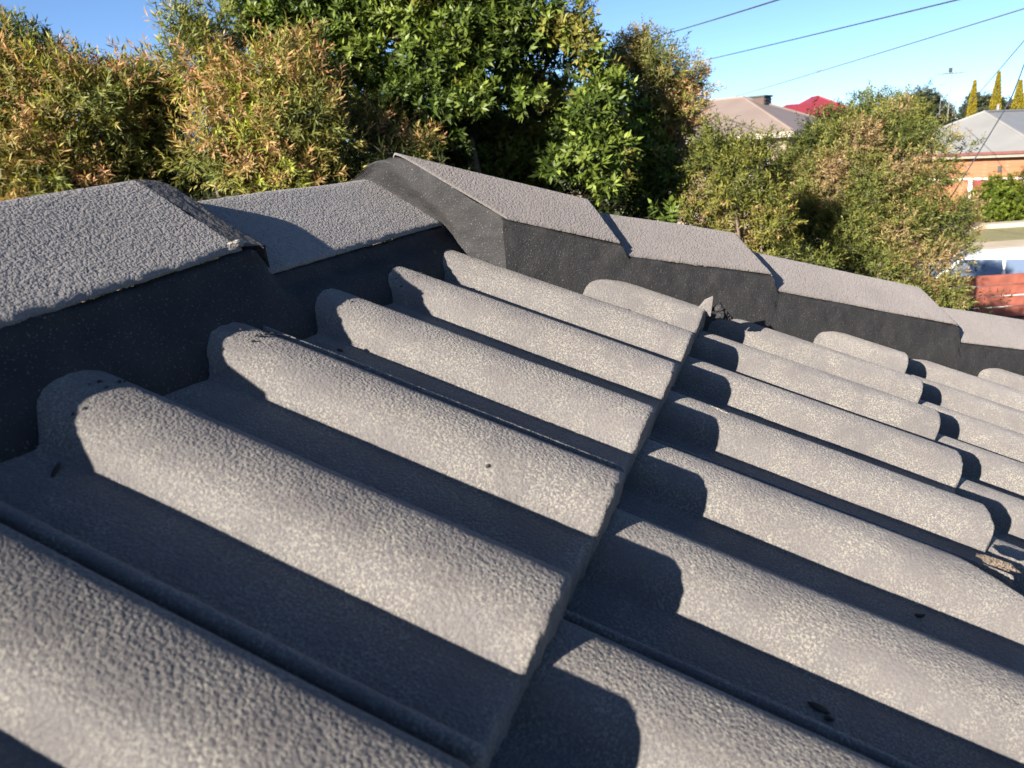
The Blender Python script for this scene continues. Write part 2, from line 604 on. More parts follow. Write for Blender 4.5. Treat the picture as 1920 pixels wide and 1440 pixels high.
# ------------------------------------------------------------------ ridge and hip caps
def cap_mesh(name, L0, L1, across, hw, rise, seed, res=0.0045, thick=0.017, rag=0.0008, amp=1.0, skew=0.0):
    """angular cap: L0->L1 is its lower edge on the near side (head to tail), across is the unit vector to the far side"""
    L0, L1, ac = np.array(L0, float), np.array(L1, float), np.array([across[0], across[1], 0.0])
    ln = np.linalg.norm(L1 - L0)
    d = (L1 - L0) / ln
    nt = max(int(ln / res), 4)
    nq = max(int(2 * hw / res), 8)
    t = np.concatenate([[0.0], np.linspace(0, ln - .004, nt), [ln - .0012, ln, ln - .0003, ln - .003]])
    td = np.concatenate([[.003], np.zeros(nt), [.0008, .004, thick, thick]])
    q = np.concatenate([[0.004, 0.0], [0.0008], np.linspace(.004, 2 * hw - .004, nq), [2 * hw - .0008, 2 * hw, 2 * hw - .004]])
    qd = np.concatenate([[.0060, .0035], [.0010], np.zeros(nq), [.0010, .0035, .0060]])
    T, Q = np.meshgrid(t, q, indexing='ij')
    D = np.maximum(td[:, None], qd[None, :])
    s0 = skew * np.clip(1 - Q / hw, 0, 1)      # head cut at a slant
    T = s0 + T * (1 - s0 / ln)
    x = (Q - hw) / hw
    Z = rise * (1 - np.sqrt(x * x + 0.0035) + 0.03)
    pts = L0 + T[..., None] * d + Q[..., None] * ac
    pts[..., 2] += Z - D
    flat = pts.reshape(-1, 3).copy()
    key = (L0 + T[..., None] * d + Q[..., None] * ac + np.stack([0 * T, 0 * T, Z], -1)).reshape(-1, 3)
    n = amp * (0.00020 * vnoise(key, 300, seed) + 0.00010 * vnoise(key, 110, seed + 1)) + 0.0009 * vnoise(key, 9, seed + 2)
    n[D.ravel() >= .005] *= 0.2
    flat[:, 2] += n
    eg = (np.abs(x) > .97).ravel()
    flat[eg, :2] += (rag * 1.6 * vnoise(key, 130, seed + 4) + rag * vnoise(key, 50, seed + 5))[eg, None] * ac[None, :2]
    et = (T > ln - .006).ravel()
    flat[et] += (rag * 1.5 * vnoise(key, 120, seed + 6) + rag * vnoise(key, 40, seed + 7))[et, None] * d
    mid = (L0 + L1) / 2
    me = mesh_np(name, flat - mid, grid_faces(len(t), len(q)), smooth=True)
    return me, mid


def add_cap(name, L0, L1, across, hw, rise, seed, mat, res=0.0045, parent=house, **kw):
    me, mid = cap_mesh(name, L0, L1, across, hw, rise, seed, res, **kw)
    o = link(name, me, mat, parent)
    o.location = Vector(mid) + Vector((0, 0, ZO))
    return o


XL = -0.335                                   # lower edge of the ridge caps, front side
AX = (-1.0, 0.0)
near_cap = add_cap('ridge_cap', (XL, -0.17, 0.1947), (XL, 0.220, 0.2238), AX, 0.109, 0.0680, 21, M['rough_cap'], 0.0036, amp=1.0, rag=.0011)
second_cap = add_cap('ridge_cap', (XL, 0.226, 0.1958), (XL, 0.650, 0.2022), AX, 0.112, 0.0700, 31, M['rough_cap'], 0.0042, amp=1.2)
y = -0.125
std = None
for i in range(15):
    if i < 2:
        std = add_cap('ridge_cap', (XL, y - .40, .1940), (XL, y, .2220), AX, 0.109, 0.0667, 41 + i, M['rough_cap'], 0.007)
    else:
        c = std.copy()
        col.objects.link(c)
        c.location.y = y - .2
    y -= 0.36

# lower edges of the hip caps: distance along the hip in plan and height, head to tail
HIPS = [(-0.60, 0.243, -0.298, 0.1567, .094), (-0.306, 0.1414, -0.011, 0.0773, .098), (-0.02, 0.0543, 0.448, -0.0743, .092), (0.438, -0.1047, 0.83, -0.199, .090)]
s_, z_ = 0.843, -0.222
for i in range(7):
    HIPS.append((s_ - .02, z_ + .008, s_ + .378, z_ - .095, .092))
    s_ += .39
    z_ -= .121


def hip_pt(s, z, off=0.0):
    q = P0 + HD * s + HN * off
    return np.array([q[0], q[1], z])


for i, (a, za, b, zb, hw) in enumerate(HIPS):
    res = (.0045, .0045, .005, .006)[i] if i < 4 else .012
    add_cap('hip_cap', hip_pt(a, za), hip_pt(b, zb), -HN, hw, .062, 61 + 9 * i, M['cap'], res, amp=.7, skew=.128 if i == 0 else 0.0)
    L0, L1 = hip_pt(a, za), hip_pt(b, zb)
    if i > 0:
        L0[0], L1[0] = 2 * XR - L0[0], 2 * XR - L1[0]
        add_cap('hip_cap', L0, L1, (HN[0], -HN[1]), hw, .062, 161 + 9 * i, M['cap'], .012)


# ------------------------------------------------------------------ pointing: flexible mortar under and between the caps
def sheet(name, rows, mat, seed, amp=0.001, sub=(1, 1), parent=house, rag=0.0, kind=None, soft=0):
    """surface through rows of points, resampled and roughened"""
    rows = np.array(rows, float)
    a = np.linspace(0, rows.shape[0] - 1, (rows.shape[0] - 1) * sub[0] + 1)
    b = np.linspace(0, rows.shape[1] - 1, (rows.shape[1] - 1) * sub[1] + 1)

    def interp(A, t, axis):
        i = np.clip(np.floor(t).astype(int), 0, A.shape[axis] - 2)
        f = (t - i)
        sh = [1] * A.ndim
        sh[axis] = len(t)
        f = f.reshape(sh)
        return np.take(A, i, axis) * (1 - f) + np.take(A, i + 1, axis) * f
    g = interp(interp(rows, a, 0), b, 1)
    for _ in range(soft):
        g[:, 1:-1] = g[:, 1:-1] * .5 + (g[:, :-2] + g[:, 2:]) * .25
        g[1:-1] = g[1:-1] * .7 + (g[:-2] + g[2:]) * .15
    du = np.gradient(g, axis=0)
    dv = np.gradient(g, axis=1)
    nn = np.cross(du, dv)
    nn /= np.linalg.norm(nn, axis=-1, keepdims=True) + 1e-12
    k = g.reshape(-1, 3)
    n = amp * (vnoise(k, 160, seed) * .6 + vnoise(k, 45, seed + 1) + vnoise(k, 14, seed + 2) * 1.2)
    g = g + nn * n.reshape(g.shape[:2])[..., None]
    mid = g.reshape(-1, 3).mean(0)
    me = mesh_np(name, g.reshape(-1, 3) - mid, grid_faces(g.shape[0], g.shape[1]), smooth=True)
    o = link(name, me, mat, parent, kind)
    o.location = Vector(mid) + Vector((0, 0, ZO))
    return o


def ridge_low(yy):
    """height just under the cap edge along the ridge, with the step at the end of the near cap"""
    if yy < 0.232:
        return 0.1947 + (yy + .17) * .0745 - .004
    if yy < 0.253:
        return 0.2206 + (yy - .232) / .021 * (-.0288)
    return .1958 + (yy - .225) * .0152 - .004


rows = []
for yy in np.concatenate([np.arange(-1.3, .215, .03), [.222, .232, .241, .249, .262], np.arange(.28, .70, .02)]):
    zt = ridge_low(max(yy, -.12)) if yy > -.125 else .209
    bulge = .004 * math.exp(-((yy - .24) / .02) ** 2)
    rows.append([(XL - .004, yy, zt + .002), (XL + .0025 + bulge, yy, zt - .0015), (XL + .0050 + bulge * .7, yy, zt - .013), (-.309, yy, .172), (-.300, yy, .155), (-.2955, yy, .138), (-.293, yy, .122), (-.291, yy, .06)])
sheet('ridge_pointing', rows, M['pointing'], 7, .0017, (4, 4), soft=3)

rows = []


def hip_low(s):
    for i, (a, za, b, zb, hw) in enumerate(HIPS):
        if s <= b + .006:
            return za + (s - a) / (b - a) * (zb - za) - .004
    return zb - .02


svals = []
for i, (a, za, b, zb, hw) in enumerate(HIPS[:6]):
    st = -0.485 if i == 0 else HIPS[i - 1][2] + .012
    n = max(int((b - st) / .02), 3)
    svals += list(np.linspace(st, b + .002, n))
for s in svals:
    zt = hip_low(s)
    q = P0 + HD * s
    zb = -math.tan(TH) * q[0]
    rows.append([hip_pt(s, zt + .002, -.004), hip_pt(s, zt - .0015, .0025), hip_pt(s, zt - .025, .003), hip_pt(s, zt * .45 + zb * .55 + .02, .004), hip_pt(s, zb - .01, .006), hip_pt(s, zb - .06, .004)])
sheet('hip_pointing', rows, M['pointing'], 17, .0013, (4, 6))

# the mortar wedge that fills the junction of ridge and hips
wa = [(-.600, .620, .10), (-.580, .622, .190), (-.520, .630, .230), (-.442, .637, .2790), (-.410, .640, .256), (-.372, .645, .231), (-.331, .649, .2045), (-.330, .656, .175), (-.338, .656, .135), (-.360, .656, .07)]
wb = [(-.590, .655, .10), (-.565, .655, .195), (-.500, .645, .245), (-.411, .617, .3065), (-.380, .623, .274), (-.346, .631, .238), (-.313, .637, .2060), (-.307, .641, .175), (-.306, .642, .135), (-.325, .643, .07)]
wc = [(-.560, .720, .10), (-.520, .710, .200), (-.455, .675, .260), (-.392, .6275, .3045), (-.340, .633, .273), (-.283, .638, .2335), (-.232, .6414, .2070), (-.231, .645, .175), (-.234, .645, .125), (-.255, .645, .07)]
wa, wb, wc = (np.array(q) for q in (wa, wb, wc))
sheet('junction_mortar', [wa + (wa - wb) * .12 - [0, 0, .016], wa, wa * .6 + wb * .4 + [0, 0, .003], wb, wb * .5 + wc * .5 + [0, 0, .0015], wc + [0, 0, .004], wc + [.011, .010, -.0095]], M['pointing'], 27, .0016, (8, 8), soft=14)

# ------------------------------------------------------------------ houses across the street
def house_mat(name, c, rough=0.55, ribs=0.0):
    N = NT(name)
    v = coords(N)
    col_ = N.mix(N.ramp(N.noise(v, 0.8, 3), [(0.3, 0.0), (0.7, 1.0)]), tuple(x * .92 for x in c), tuple(x * 1.06 for x in c))
    N.l(col_, N.b.inputs['Base Color'])
    N.b.inputs['Roughness'].default_value = rough
    return N.m


def brick_mat(name, c1, c2, mortar):
    N = NT(name)
    tc = N.n('ShaderNodeTexCoord')
    mp = N.n('ShaderNodeMapping')
    N.l(tc.outputs['Object'], mp.inputs['Vector'])
    sx = N.n('ShaderNodeSeparateXYZ')
    N.l(tc.outputs['Object'], sx.inputs[0])
    cx = N.n('ShaderNodeCombineXYZ')
    N.l(N.math('ADD', sx.outputs[0], sx.outputs[1]), cx.inputs[0])
    N.l(sx.outputs[2], cx.inputs[1])
    b = N.n('ShaderNodeTexBrick', i_Scale=1.0)
    b.inputs['Color1'].default_value = (*c1, 1)
    b.inputs['Color2'].default_value = (*c2, 1)
    b.inputs['Mortar'].default_value = (*mortar, 1)
    b.inputs['Brick Width'].default_value = 0.24
    b.inputs['Row Height'].default_value = 0.086
    b.inputs['Mortar Size'].default_value = 0.01
    N.l(cx.outputs[0], b.inputs['Vector'])
    N.l(b.outputs['Color'], N.b.inputs['Base Color'])
    N.b.inputs['Roughness'].default_value = 0.9
    bp = N.n('ShaderNodeBump', i_Strength=0.5, i_Distance=0.01)
    N.l(N.math('SUBTRACT', 1.0, b.outputs['Fac']), bp.inputs['Height'])
    N.l(bp.outputs[0], N.b.inputs['Normal'])
    return N.m


M['cream'] = plain('cream_trim', (0.26, 0.235, 0.19), 0.6, 0.04)
M['glass'] = plain('window_glass', (0.012, 0.014, 0.018), 0.08, 0.0, spec=0.6)
M['dark_metal'] = plain('dark_metal', (0.03, 0.032, 0.034), 0.5)
M['galv'] = plain('galvanised', (0.20, 0.20, 0.20), 0.45, 0.05, metallic=0.3)


def hip_house(name, label, x, d, ang, L1, L2, ze, zr, roof_m, wall_m, fascia_m, over=.45, h0=0.0, gutter_m=None):
    """rectangular house with a hip roof; its near corner stands at (x, d), ang turns it; L1 runs left, L2 runs back"""
    root = empty(name, W(x, d, 0), RZ)
    tag(root, label, 'house')
    e1 = Vector((-math.cos(ang), math.sin(ang), 0))
    e2 = Vector((math.sin(ang), math.cos(ang), 0))

    def p(a, b, z):
        q = e1 * a + e2 * b
        return (q.x, q.y, z)
    w = min(L1, L2) / 2
    if L1 >= L2:
        ra, rb = p(w, w, zr), p(L1 - w, w, zr)
        faces = [[p(0, 0, ze), ra, rb, p(L1, 0, ze)], [p(0, L2, ze), p(L1, L2, ze), rb, ra], [p(0, 0, ze), p(0, L2, ze), ra], [p(L1, 0, ze), rb, p(L1, L2, ze)]]
    else:
        ra, rb = p(w, w, zr), p(w, L2 - w, zr)
        faces = [[p(0, 0, ze), ra, p(L1, 0, ze)], [p(0, L2, ze), p(L1, L2, ze), rb], [p(0, 0, ze), p(0, L2, ze), rb, ra], [p(L1, 0, ze), ra, rb, p(L1, L2, ze)]]
    for f in faces:
        MB().slab(f[::-1], .05).build('roof', roof_m, root)
    rc = MB()
    rc.tube([ra, rb], .09, 6)
    for c_, r_ in ((p(0, 0, ze), ra), (p(L1, 0, ze), ra if L1 < L2 else rb), (p(0, L2, ze), ra if L1 >= L2 else rb), (p(L1, L2, ze), rb)):
        rc.tube([c_, r_], .08, 6)
    rc.build('ridge_capping', roof_m, root)

    def wallbox(mb, a0, a1, b0, b1, z0, z1):
        c = [p(a0, b0, z1), p(a1, b0, z1), p(a1, b1, z1), p(a0, b1, z1)]
        mb.slab(c, z1 - z0)
        return mb
    wallbox(MB(), over, L1 - over, over, L2 - over, h0, ze - .1).build('wall', wall_m, root)
    fm = MB()
    t = .04
    wallbox(fm, -t, L1 + t, -t, -.002, ze - .18, ze - .02)
    wallbox(fm, -t, -.002, 0, L2, ze - .18, ze - .02)
    wallbox(fm, L1 + .002, L1 + t, 0, L2, ze - .18, ze - .02)
    fm.build('fascia', fascia_m, root)
    if gutter_m:
        gm = MB()
        wallbox(gm, -.16, L1 + .16, -.16, -.05, ze - .10, ze + .03)
        wallbox(gm, -.16, -.05, -.04, L2, ze - .10, ze + .03)
        gm.build('gutter', gutter_m, root)
    sm = MB()
    wallbox(sm, .0, L1, .0, L2, ze - .24, ze - .20)
    sm.build('soffit', M['cream'], root)
    return root, p, wallbox


# brown house
m_brown = house_mat('brown_roof', (0.165, 0.130, 0.112))
root, p, wb_ = hip_house('brown_house', 'house with a brown hip roof and a dark cooler box behind the bushes', 12.9, 36.0, math.radians(40), 15, 8.6, 4.50, 6.40, m_brown,
                         plain('beige_wall', (0.17, 0.14, 0.105), 0.9, 0.1, 4), M['cream'])
for (a0, a1, z0, z1) in ((1.35, 2.25, 2.6, 4.05), (3.0, 4.6, 2.6, 4.05), (6.5, 8.0, 2.6, 4.05)):
    fr = MB()
    wb_(fr, a0 - .06, a1 + .06, .40, .47, z0 - .06, z1 + .06)
    fo = fr.build('window', M['cream'], root)
    g = MB()
    wb_(g, a0, a1, .385, .41, z0, z1)
    g.build('pane', M['glass'], fo)
# evaporative cooler on the far slope
cb = MB()
wb_(cb, 3.3, 4.2, 4.6, 5.6, 5.4, 6.36)
co = cb.build('cooler_box', plain('cooler_plastic', (0.055, 0.032, 0.026), 0.7), root, bevel=.06)
cl_ = MB()
wb_(cl_, 3.25, 4.25, 4.55, 5.65, 6.36, 6.44)
cl_.build('lid', plain('cooler_lid', (0.02, 0.03, 0.03), 0.6), co)
lv = MB()
for k in range(5):
    wb_(lv, 3.27, 3.3, 4.68, 5.52, 5.55 + k * .16, 5.64 + k * .16)
lv.build('louvre', M['dark_metal'], co)
# solar panels on the left slope
sl = (6.40 - 4.50) / 4.3
for i in range(3):
    a0 = 6.0 + i * 1.05
    q = [p(a0, 1.3, 4.5 + 1.3 * sl + .12), p(a0, 2.9, 4.5 + 2.9 * sl + .12), p(a0 + 1.0, 2.9, 4.5 + 2.9 * sl + .12), p(a0 + 1.0, 1.3, 4.5 + 1.3 * sl + .12)]
    MB().slab(q, .05).build('solar_panel', plain('solar_cells', (0.015, 0.02, 0.05), 0.15, 0.1, 3), root)

# red house
m_red = house_mat('red_roof', (0.165, 0.022, 0.030), 0.5)
m_cr = plain('red_house_wall', (0.30, 0.24, 0.19), 0.9)
root, p, wb_ = hip_house('red_house', 'house with a dark red hip roof in two levels beyond the brown roof', 26.9, 57.5, 0.0, 6.6, 8.0, 5.1, 7.10, m_red, m_cr, M['cream'])
w2 = 2.3
ra, rb = p(3.9, 2.2, 6.62), p(6.1, 2.2, 6.62)
for f in ([p(3.0, -.5, 5.05), p(8.7, -.5, 5.05), rb, ra], [p(8.7, -.5, 5.05), p(8.7, 4.6, 5.05), rb], [p(8.7, 4.6, 5.05), p(3.0, 4.6, 5.05), ra, rb]):
    MB().slab(f, .05).build('roof', m_red, root)
g = MB()
wb_(g, 3.4, 8.3, -.1, 4.3, 0, 4.95)
g.build('wall', m_cr, root)


# grey house
m_grey = house_mat('grey_roof', (0.180, 0.180, 0.174), 0.5)
m_brk = brick_mat('orange_brick', (0.235, 0.098, 0.048), (0.205, 0.080, 0.038), (0.24, 0.115, 0.062))
root, p, wb_ = hip_house('grey_house', 'orange brick house with a light grey metal hip roof and cream fascia', 24.6, 36.0, math.radians(50), 8.6, 17, 2.93, 4.88, m_grey, m_brk, M['cream'],
                         gutter_m=plain('red_gutter', (0.10, 0.03, 0.022), 0.5))
wr = MB()
wb_(wr, .6, 7.4, .36, .44, 1.64, 1.72)
wr.build('lintel', M['white'], root)
rd = MB()
wb_(rd, .9, 3.1, .40, .45, .1, 1.62)
rdo = rd.build('garage_door', plain('red_door', (0.14, 0.02, 0.018), 0.5), root)
for a0 in (.72, 3.1):
    jm = MB()
    wb_(jm, a0, a0 + .17, .37, .45, .0, 1.62)
    jm.build('jamb', M['white'], rdo)
wl_ = MB()
wb_(wl_, 1.9, 2.05, .34, .44, 2.0, 2.28)
wl_.build('wall_lamp', M['dark_metal'], root)
vt = MB()
vt.tube([p(4.3, 6.2, 4.8), p(4.3, 6.2, 5.25)], .07, 8)
vt.build('vent_pipe', M['galv'], root)


# ------------------------------------------------------------------ aerials
def aerial(x, d, z0, z1, boom, els, label, spread=.5, vertical_pod=False, stays=False):
    root = empty('tv_aerial', W(x, d, z0), RZ)
    tag(root, label, 'aerial', 'television aerials on the far roofs')
    MB().tube([(0, 0, 0), (0, 0, z1 - z0)], .022, 6).build('mast', M['galv'], root)
    h = z1 - z0
    MB().tube([(-boom / 2, 0, h - .05), (boom / 2, 0, h - .05)], .016, 6).build('boom', M['galv'], root)
    for k in range(els):
        f = k / max(els - 1, 1)
        xx = -boom / 2 + boom * f
        ln = spread * (1 - .45 * f)
        MB().tube([(xx, -ln, h - .05), (xx, ln, h - .05)], .009, 5).build('element', M['galv'], root)
    if vertical_pod:
        MB().box(-.16, -.02, -.06, .06, h, h + .22).build('masthead_box', M['dark_metal'], root, bevel=.02)
    if stays:
        for (sx, sy) in ((-.9, .3), (.9, .4)):
            MB().tube([(0, 0, h * .45), (sx, sy, -.35)], .008, 4).build('stay_wire', M['galv'], root)
    return root


aerial(23.75, 61.5, 6.9, 9.05, .55, 4, 'thin tv aerial on a tall mast above the dark red roof', .35)
aerial(22.75, 41.2, 4.55, 6.9, 1.15, 7, 'wide tv aerial with a masthead box on the grey metal roof', .62, True, True)
aerial(40.6, 75.0, 5.5, 8.15, .55, 4, 'small distant tv aerial sticking up from the dark trees', .35)


# ------------------------------------------------------------------ front fence, car
M['fence'] = plain('fence_stain', (0.17, 0.050, 0.032), 0.8, 0.28, 5, bump=.3, bscale=50)
fence = empty('timber_fence', W(6.98, 13.5, 0), RZ)
tag(fence, 'red-brown timber fence of horizontal boards in front of the white car', 'fence')
pb = bpy.data.meshes.new('plank')
zt = 1.60
gaps = [.012, .016, .012, .045, .012, .014, .012, .02, .012, .012]
plank_me = {}
for sec in range(4):
    for k in range(10):
        h = .188
        z1 = zt - sum(gaps[:k]) - k * h
        if z1 - h < .03:
            break
        key = (sec % 2, k % 3)
        if key not in plank_me:
            rk = random.Random(k * 7 + sec)
            vv = []
            nx = 9
            for i in range(nx):
                xx = i / (nx - 1) * 2.38
                bow = .004 * math.sin(i * .9 + k)
                for (yy, zz) in ((0, 0), (0.02, 0), (0.02, -h), (0, -h)):
                    vv.append((xx, yy, zz + bow + rk.uniform(-.0015, .0015)))
            ff = []
            for i in range(nx - 1):
                for q in range(4):
                    a, b = i * 4 + q, i * 4 + (q + 1) % 4
                    ff.append((a, a + 4, b + 4, b))
            ff += [(0, 1, 2, 3), (nx * 4 - 1, nx * 4 - 2, nx * 4 - 3, nx * 4 - 4)]
            plank_me[key] = mesh_np('plank', vv, ff)
            plank_me[key].materials.append(M['fence'])
        o = link('plank', plank_me[key], None, fence)
        o.location = (sec * 2.4 + .01, -.02, z1)
for k in range(5):
    MB().box(k * 2.4 - .05, k * 2.4 + .05, .004, .10, 0, 1.58).build('post', M['fence'], fence)

# white car on the road
M['car_paint'] = plain('white_car_paint', (0.62, 0.62, 0.60), 0.25, 0.02, spec=0.6)
M['tyre'] = plain('tyre_rubber', (0.015, 0.015, 0.016), 0.85)
M['screen'] = plain('sky_painted_glass', (0.085, 0.115, 0.17), 0.10, 0.0, spec=1.0)  # blue of the reflected sky is put into the glass base colour
M['lamp'] = plain('lamp_lens', (0.5, 0.5, 0.5), 0.15)
car = empty('parked_car', W(11.0, 16.4, 0.0), RZ - math.radians(20))
tag(car, 'white car with a blue sky reflection painted into its glass behind the timber fence', 'car')
# body: sections along x (rear to front): x, half width, sill z, belt z
secs = [(-2.2, .70, .42, .80), (-2.1, .82, .30, .92), (-1.5, .88, .24, .96), (-.5, .90, .22, .95), (.6, .90, .22, .95), (1.3, .88, .24, .93), (1.9, .82, .28, .84), (2.15, .70, .36, .70)]
vv, ff = [], []
for (x, w, z0, z1) in secs:
    for (yy, zz) in ((-w * .92, z0), (-w, z0 + .14), (-w, z1 - .12), (-w * .90, z1), (w * .90, z1), (w, z1 - .12), (w, z0 + .14), (w * .92, z0)):
        vv.append((x, yy, zz + (.05 * (1 - abs(yy) / w) if zz > z1 - .01 else 0)))
for i in range(len(secs) - 1):
    for q in range(8):
        a, b = i * 8 + q, i * 8 + (q + 1) % 8
        ff.append((a, a + 8, b + 8, b))
ff += [tuple(range(7, -1, -1)), tuple(range(len(vv) - 8, len(vv)))]
bo = link('body', mesh_np('body', vv, ff, True), M['car_paint'], car)
sm_ = bo.modifiers.new('subsurf', 'SUBSURF')
sm_.levels = sm_.render_levels = 2
# cabin: roof panel, pillars and glass
zr_, zb_ = 1.47, .955
rf = MB().slab([(-1.25, -.60, zr_), (.15, -.62, zr_), (.15, .62, zr_), (-1.25, .60, zr_)], .045)
rf.build('roof_panel', M['car_paint'], car, bevel=.02)
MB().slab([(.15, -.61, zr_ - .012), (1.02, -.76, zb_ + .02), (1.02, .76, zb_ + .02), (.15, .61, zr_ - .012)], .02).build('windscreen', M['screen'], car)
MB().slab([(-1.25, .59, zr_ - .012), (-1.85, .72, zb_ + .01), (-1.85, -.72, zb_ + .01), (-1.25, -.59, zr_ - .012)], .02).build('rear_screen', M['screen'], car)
for s in (-1, 1):
    for (xa, xb, ta, tb) in ((-1.72, -.52, -1.22, -.52), (-.44, .90, -.44, .12)):
        q = [(xa, s * .775, zb_), (xb, s * .785, zb_), (tb, s * .622, zr_ - .03), (ta, s * .61, zr_ - .03)]
        q2 = [(a, b - s * .02, c) for a, b, c in q]
        m_ = MB()
        m_.poly(q).poly(q2[::-1])
        for i in range(4):
            j = (i + 1) % 4
            m_.poly([q[i], q2[i], q2[j], q[j]])
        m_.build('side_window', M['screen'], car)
    MB().tube([(1.04, s * .78, zb_), (.16, s * .625, zr_ - .01)], .03, 6).build('pillar', M['car_paint'], car)
    MB().tube([(-1.87, s * .75, zb_), (-1.26, s * .605, zr_ - .01)], .04, 6).build('pillar', M['car_paint'], car)
    MB().tube([(-.48, s * .79, zb_), (-.48, s * .625, zr_ - .01)], .03, 6).build('pillar', M['car_paint'], car)
    MB().box(.72, .86, s * .92 - .09, s * .92 + .09, .98, 1.10).build('mirror', M['car_paint'], car, bevel=.03)
    MB().box(2.0, 2.13, s * .56 - .16, s * .56 + .16, .58, .70).build('headlight', M['lamp'], car, bevel=.03)
    for xw in (-1.35, 1.35):
        wm = MB()
        wm.tube([(xw, s * .72, .32), (xw, s * .74, .32), (xw, s * .90, .32), (xw, s * .915, .32)], [.27, .32, .32, .28], 20)
        wh = wm.build('wheel', M['tyre'], car)
        MB().tube([(xw, s * .90, .32), (xw, s * .925, .32)], [.20, .19], 12).build('rim', M['galv'], wh)


# ------------------------------------------------------------------ overhead wires
def wire(name, pts, r, label, mat, sag=.0, group='overhead power lines'):
    pts = [np.array(q, float) for q in pts]
    path = []
    for a, b in zip(pts[:-1], pts[1:]):
        n = 24
        for i in range(n + (b is pts[-1])):
            t = i / n
            q = a * (1 - t) + b * t
            path.append((q[0], q[1], q[2] - sag * 4 * t * (1 - t)))
    o = MB().tube(path, r, 6).build(name, mat, None, smooth=True)
    o.location = (CAM[0], CAM[1], 0)
    o.rotation_euler = (0, 0, RZ)
    tag(o, label, 'wire', group)
    return o


M['wire'] = plain('wire_sheath', (0.035, 0.040, 0.048), 0.6)
M['alu'] = plain('bare_conductor', (0.10, 0.11, 0.13), 0.5)


def ext(a, b, f0, f1):
    a, b = np.array(a), np.array(b)
    return a + (b - a) * f0, a + (b - a) * f1


wire('power_line', ext((5.654, 30, 8.118), (5.155, 16, 6.775), -.3, 1.75), .016, 'highest thick dark power line crossing the sky beside the green tree', M['wire'], .05)
wire('power_line', ext((7.367, 34, 7.428), (8.59, 16, 6.56), -.2, 1.6), .015, 'long middle power line crossing the sky above the brown roof', M['wire'], .05)
wire('power_line', ext((17.69, 60, 7.604), (12.63, 20, 6.87), -.1, 1.3), .018, 'lowest thin power line meeting the aerial above the red roof', M['alu'], .04)
wire('service_line', ext((22.70, 40, 4.796), (12.75, 20, 6.17), 0.0, 1.4), .013, 'thin wire running down to the grey metal roof past the pencil pines', M['alu'], .03, 'house service lines')
wire('service_line', [(3.2, 6.6, 2.55), (3.936, 7.6, 2.87), (5.652, 9, 4.433), (7.052, 11, 4.99), (13.0, 19.5, 7.3)], .0072, 'black service line in front of the olive bush and grey roof', M['wire'], .02, 'house service lines')
MBI = MB().tube([(5.40, 8.64, 4.375), (5.652, 9, 4.433), (5.80, 9.22, 4.472)], [.012, .018, .012], 8)
ins = MBI.build('wire_connector', M['dark_metal'], None, True)
ins.location = (CAM[0], CAM[1], 0)
ins.rotation_euler = (0, 0, RZ)
tag(ins, 'small dark connector sleeve clamped on the black service line', 'connector')

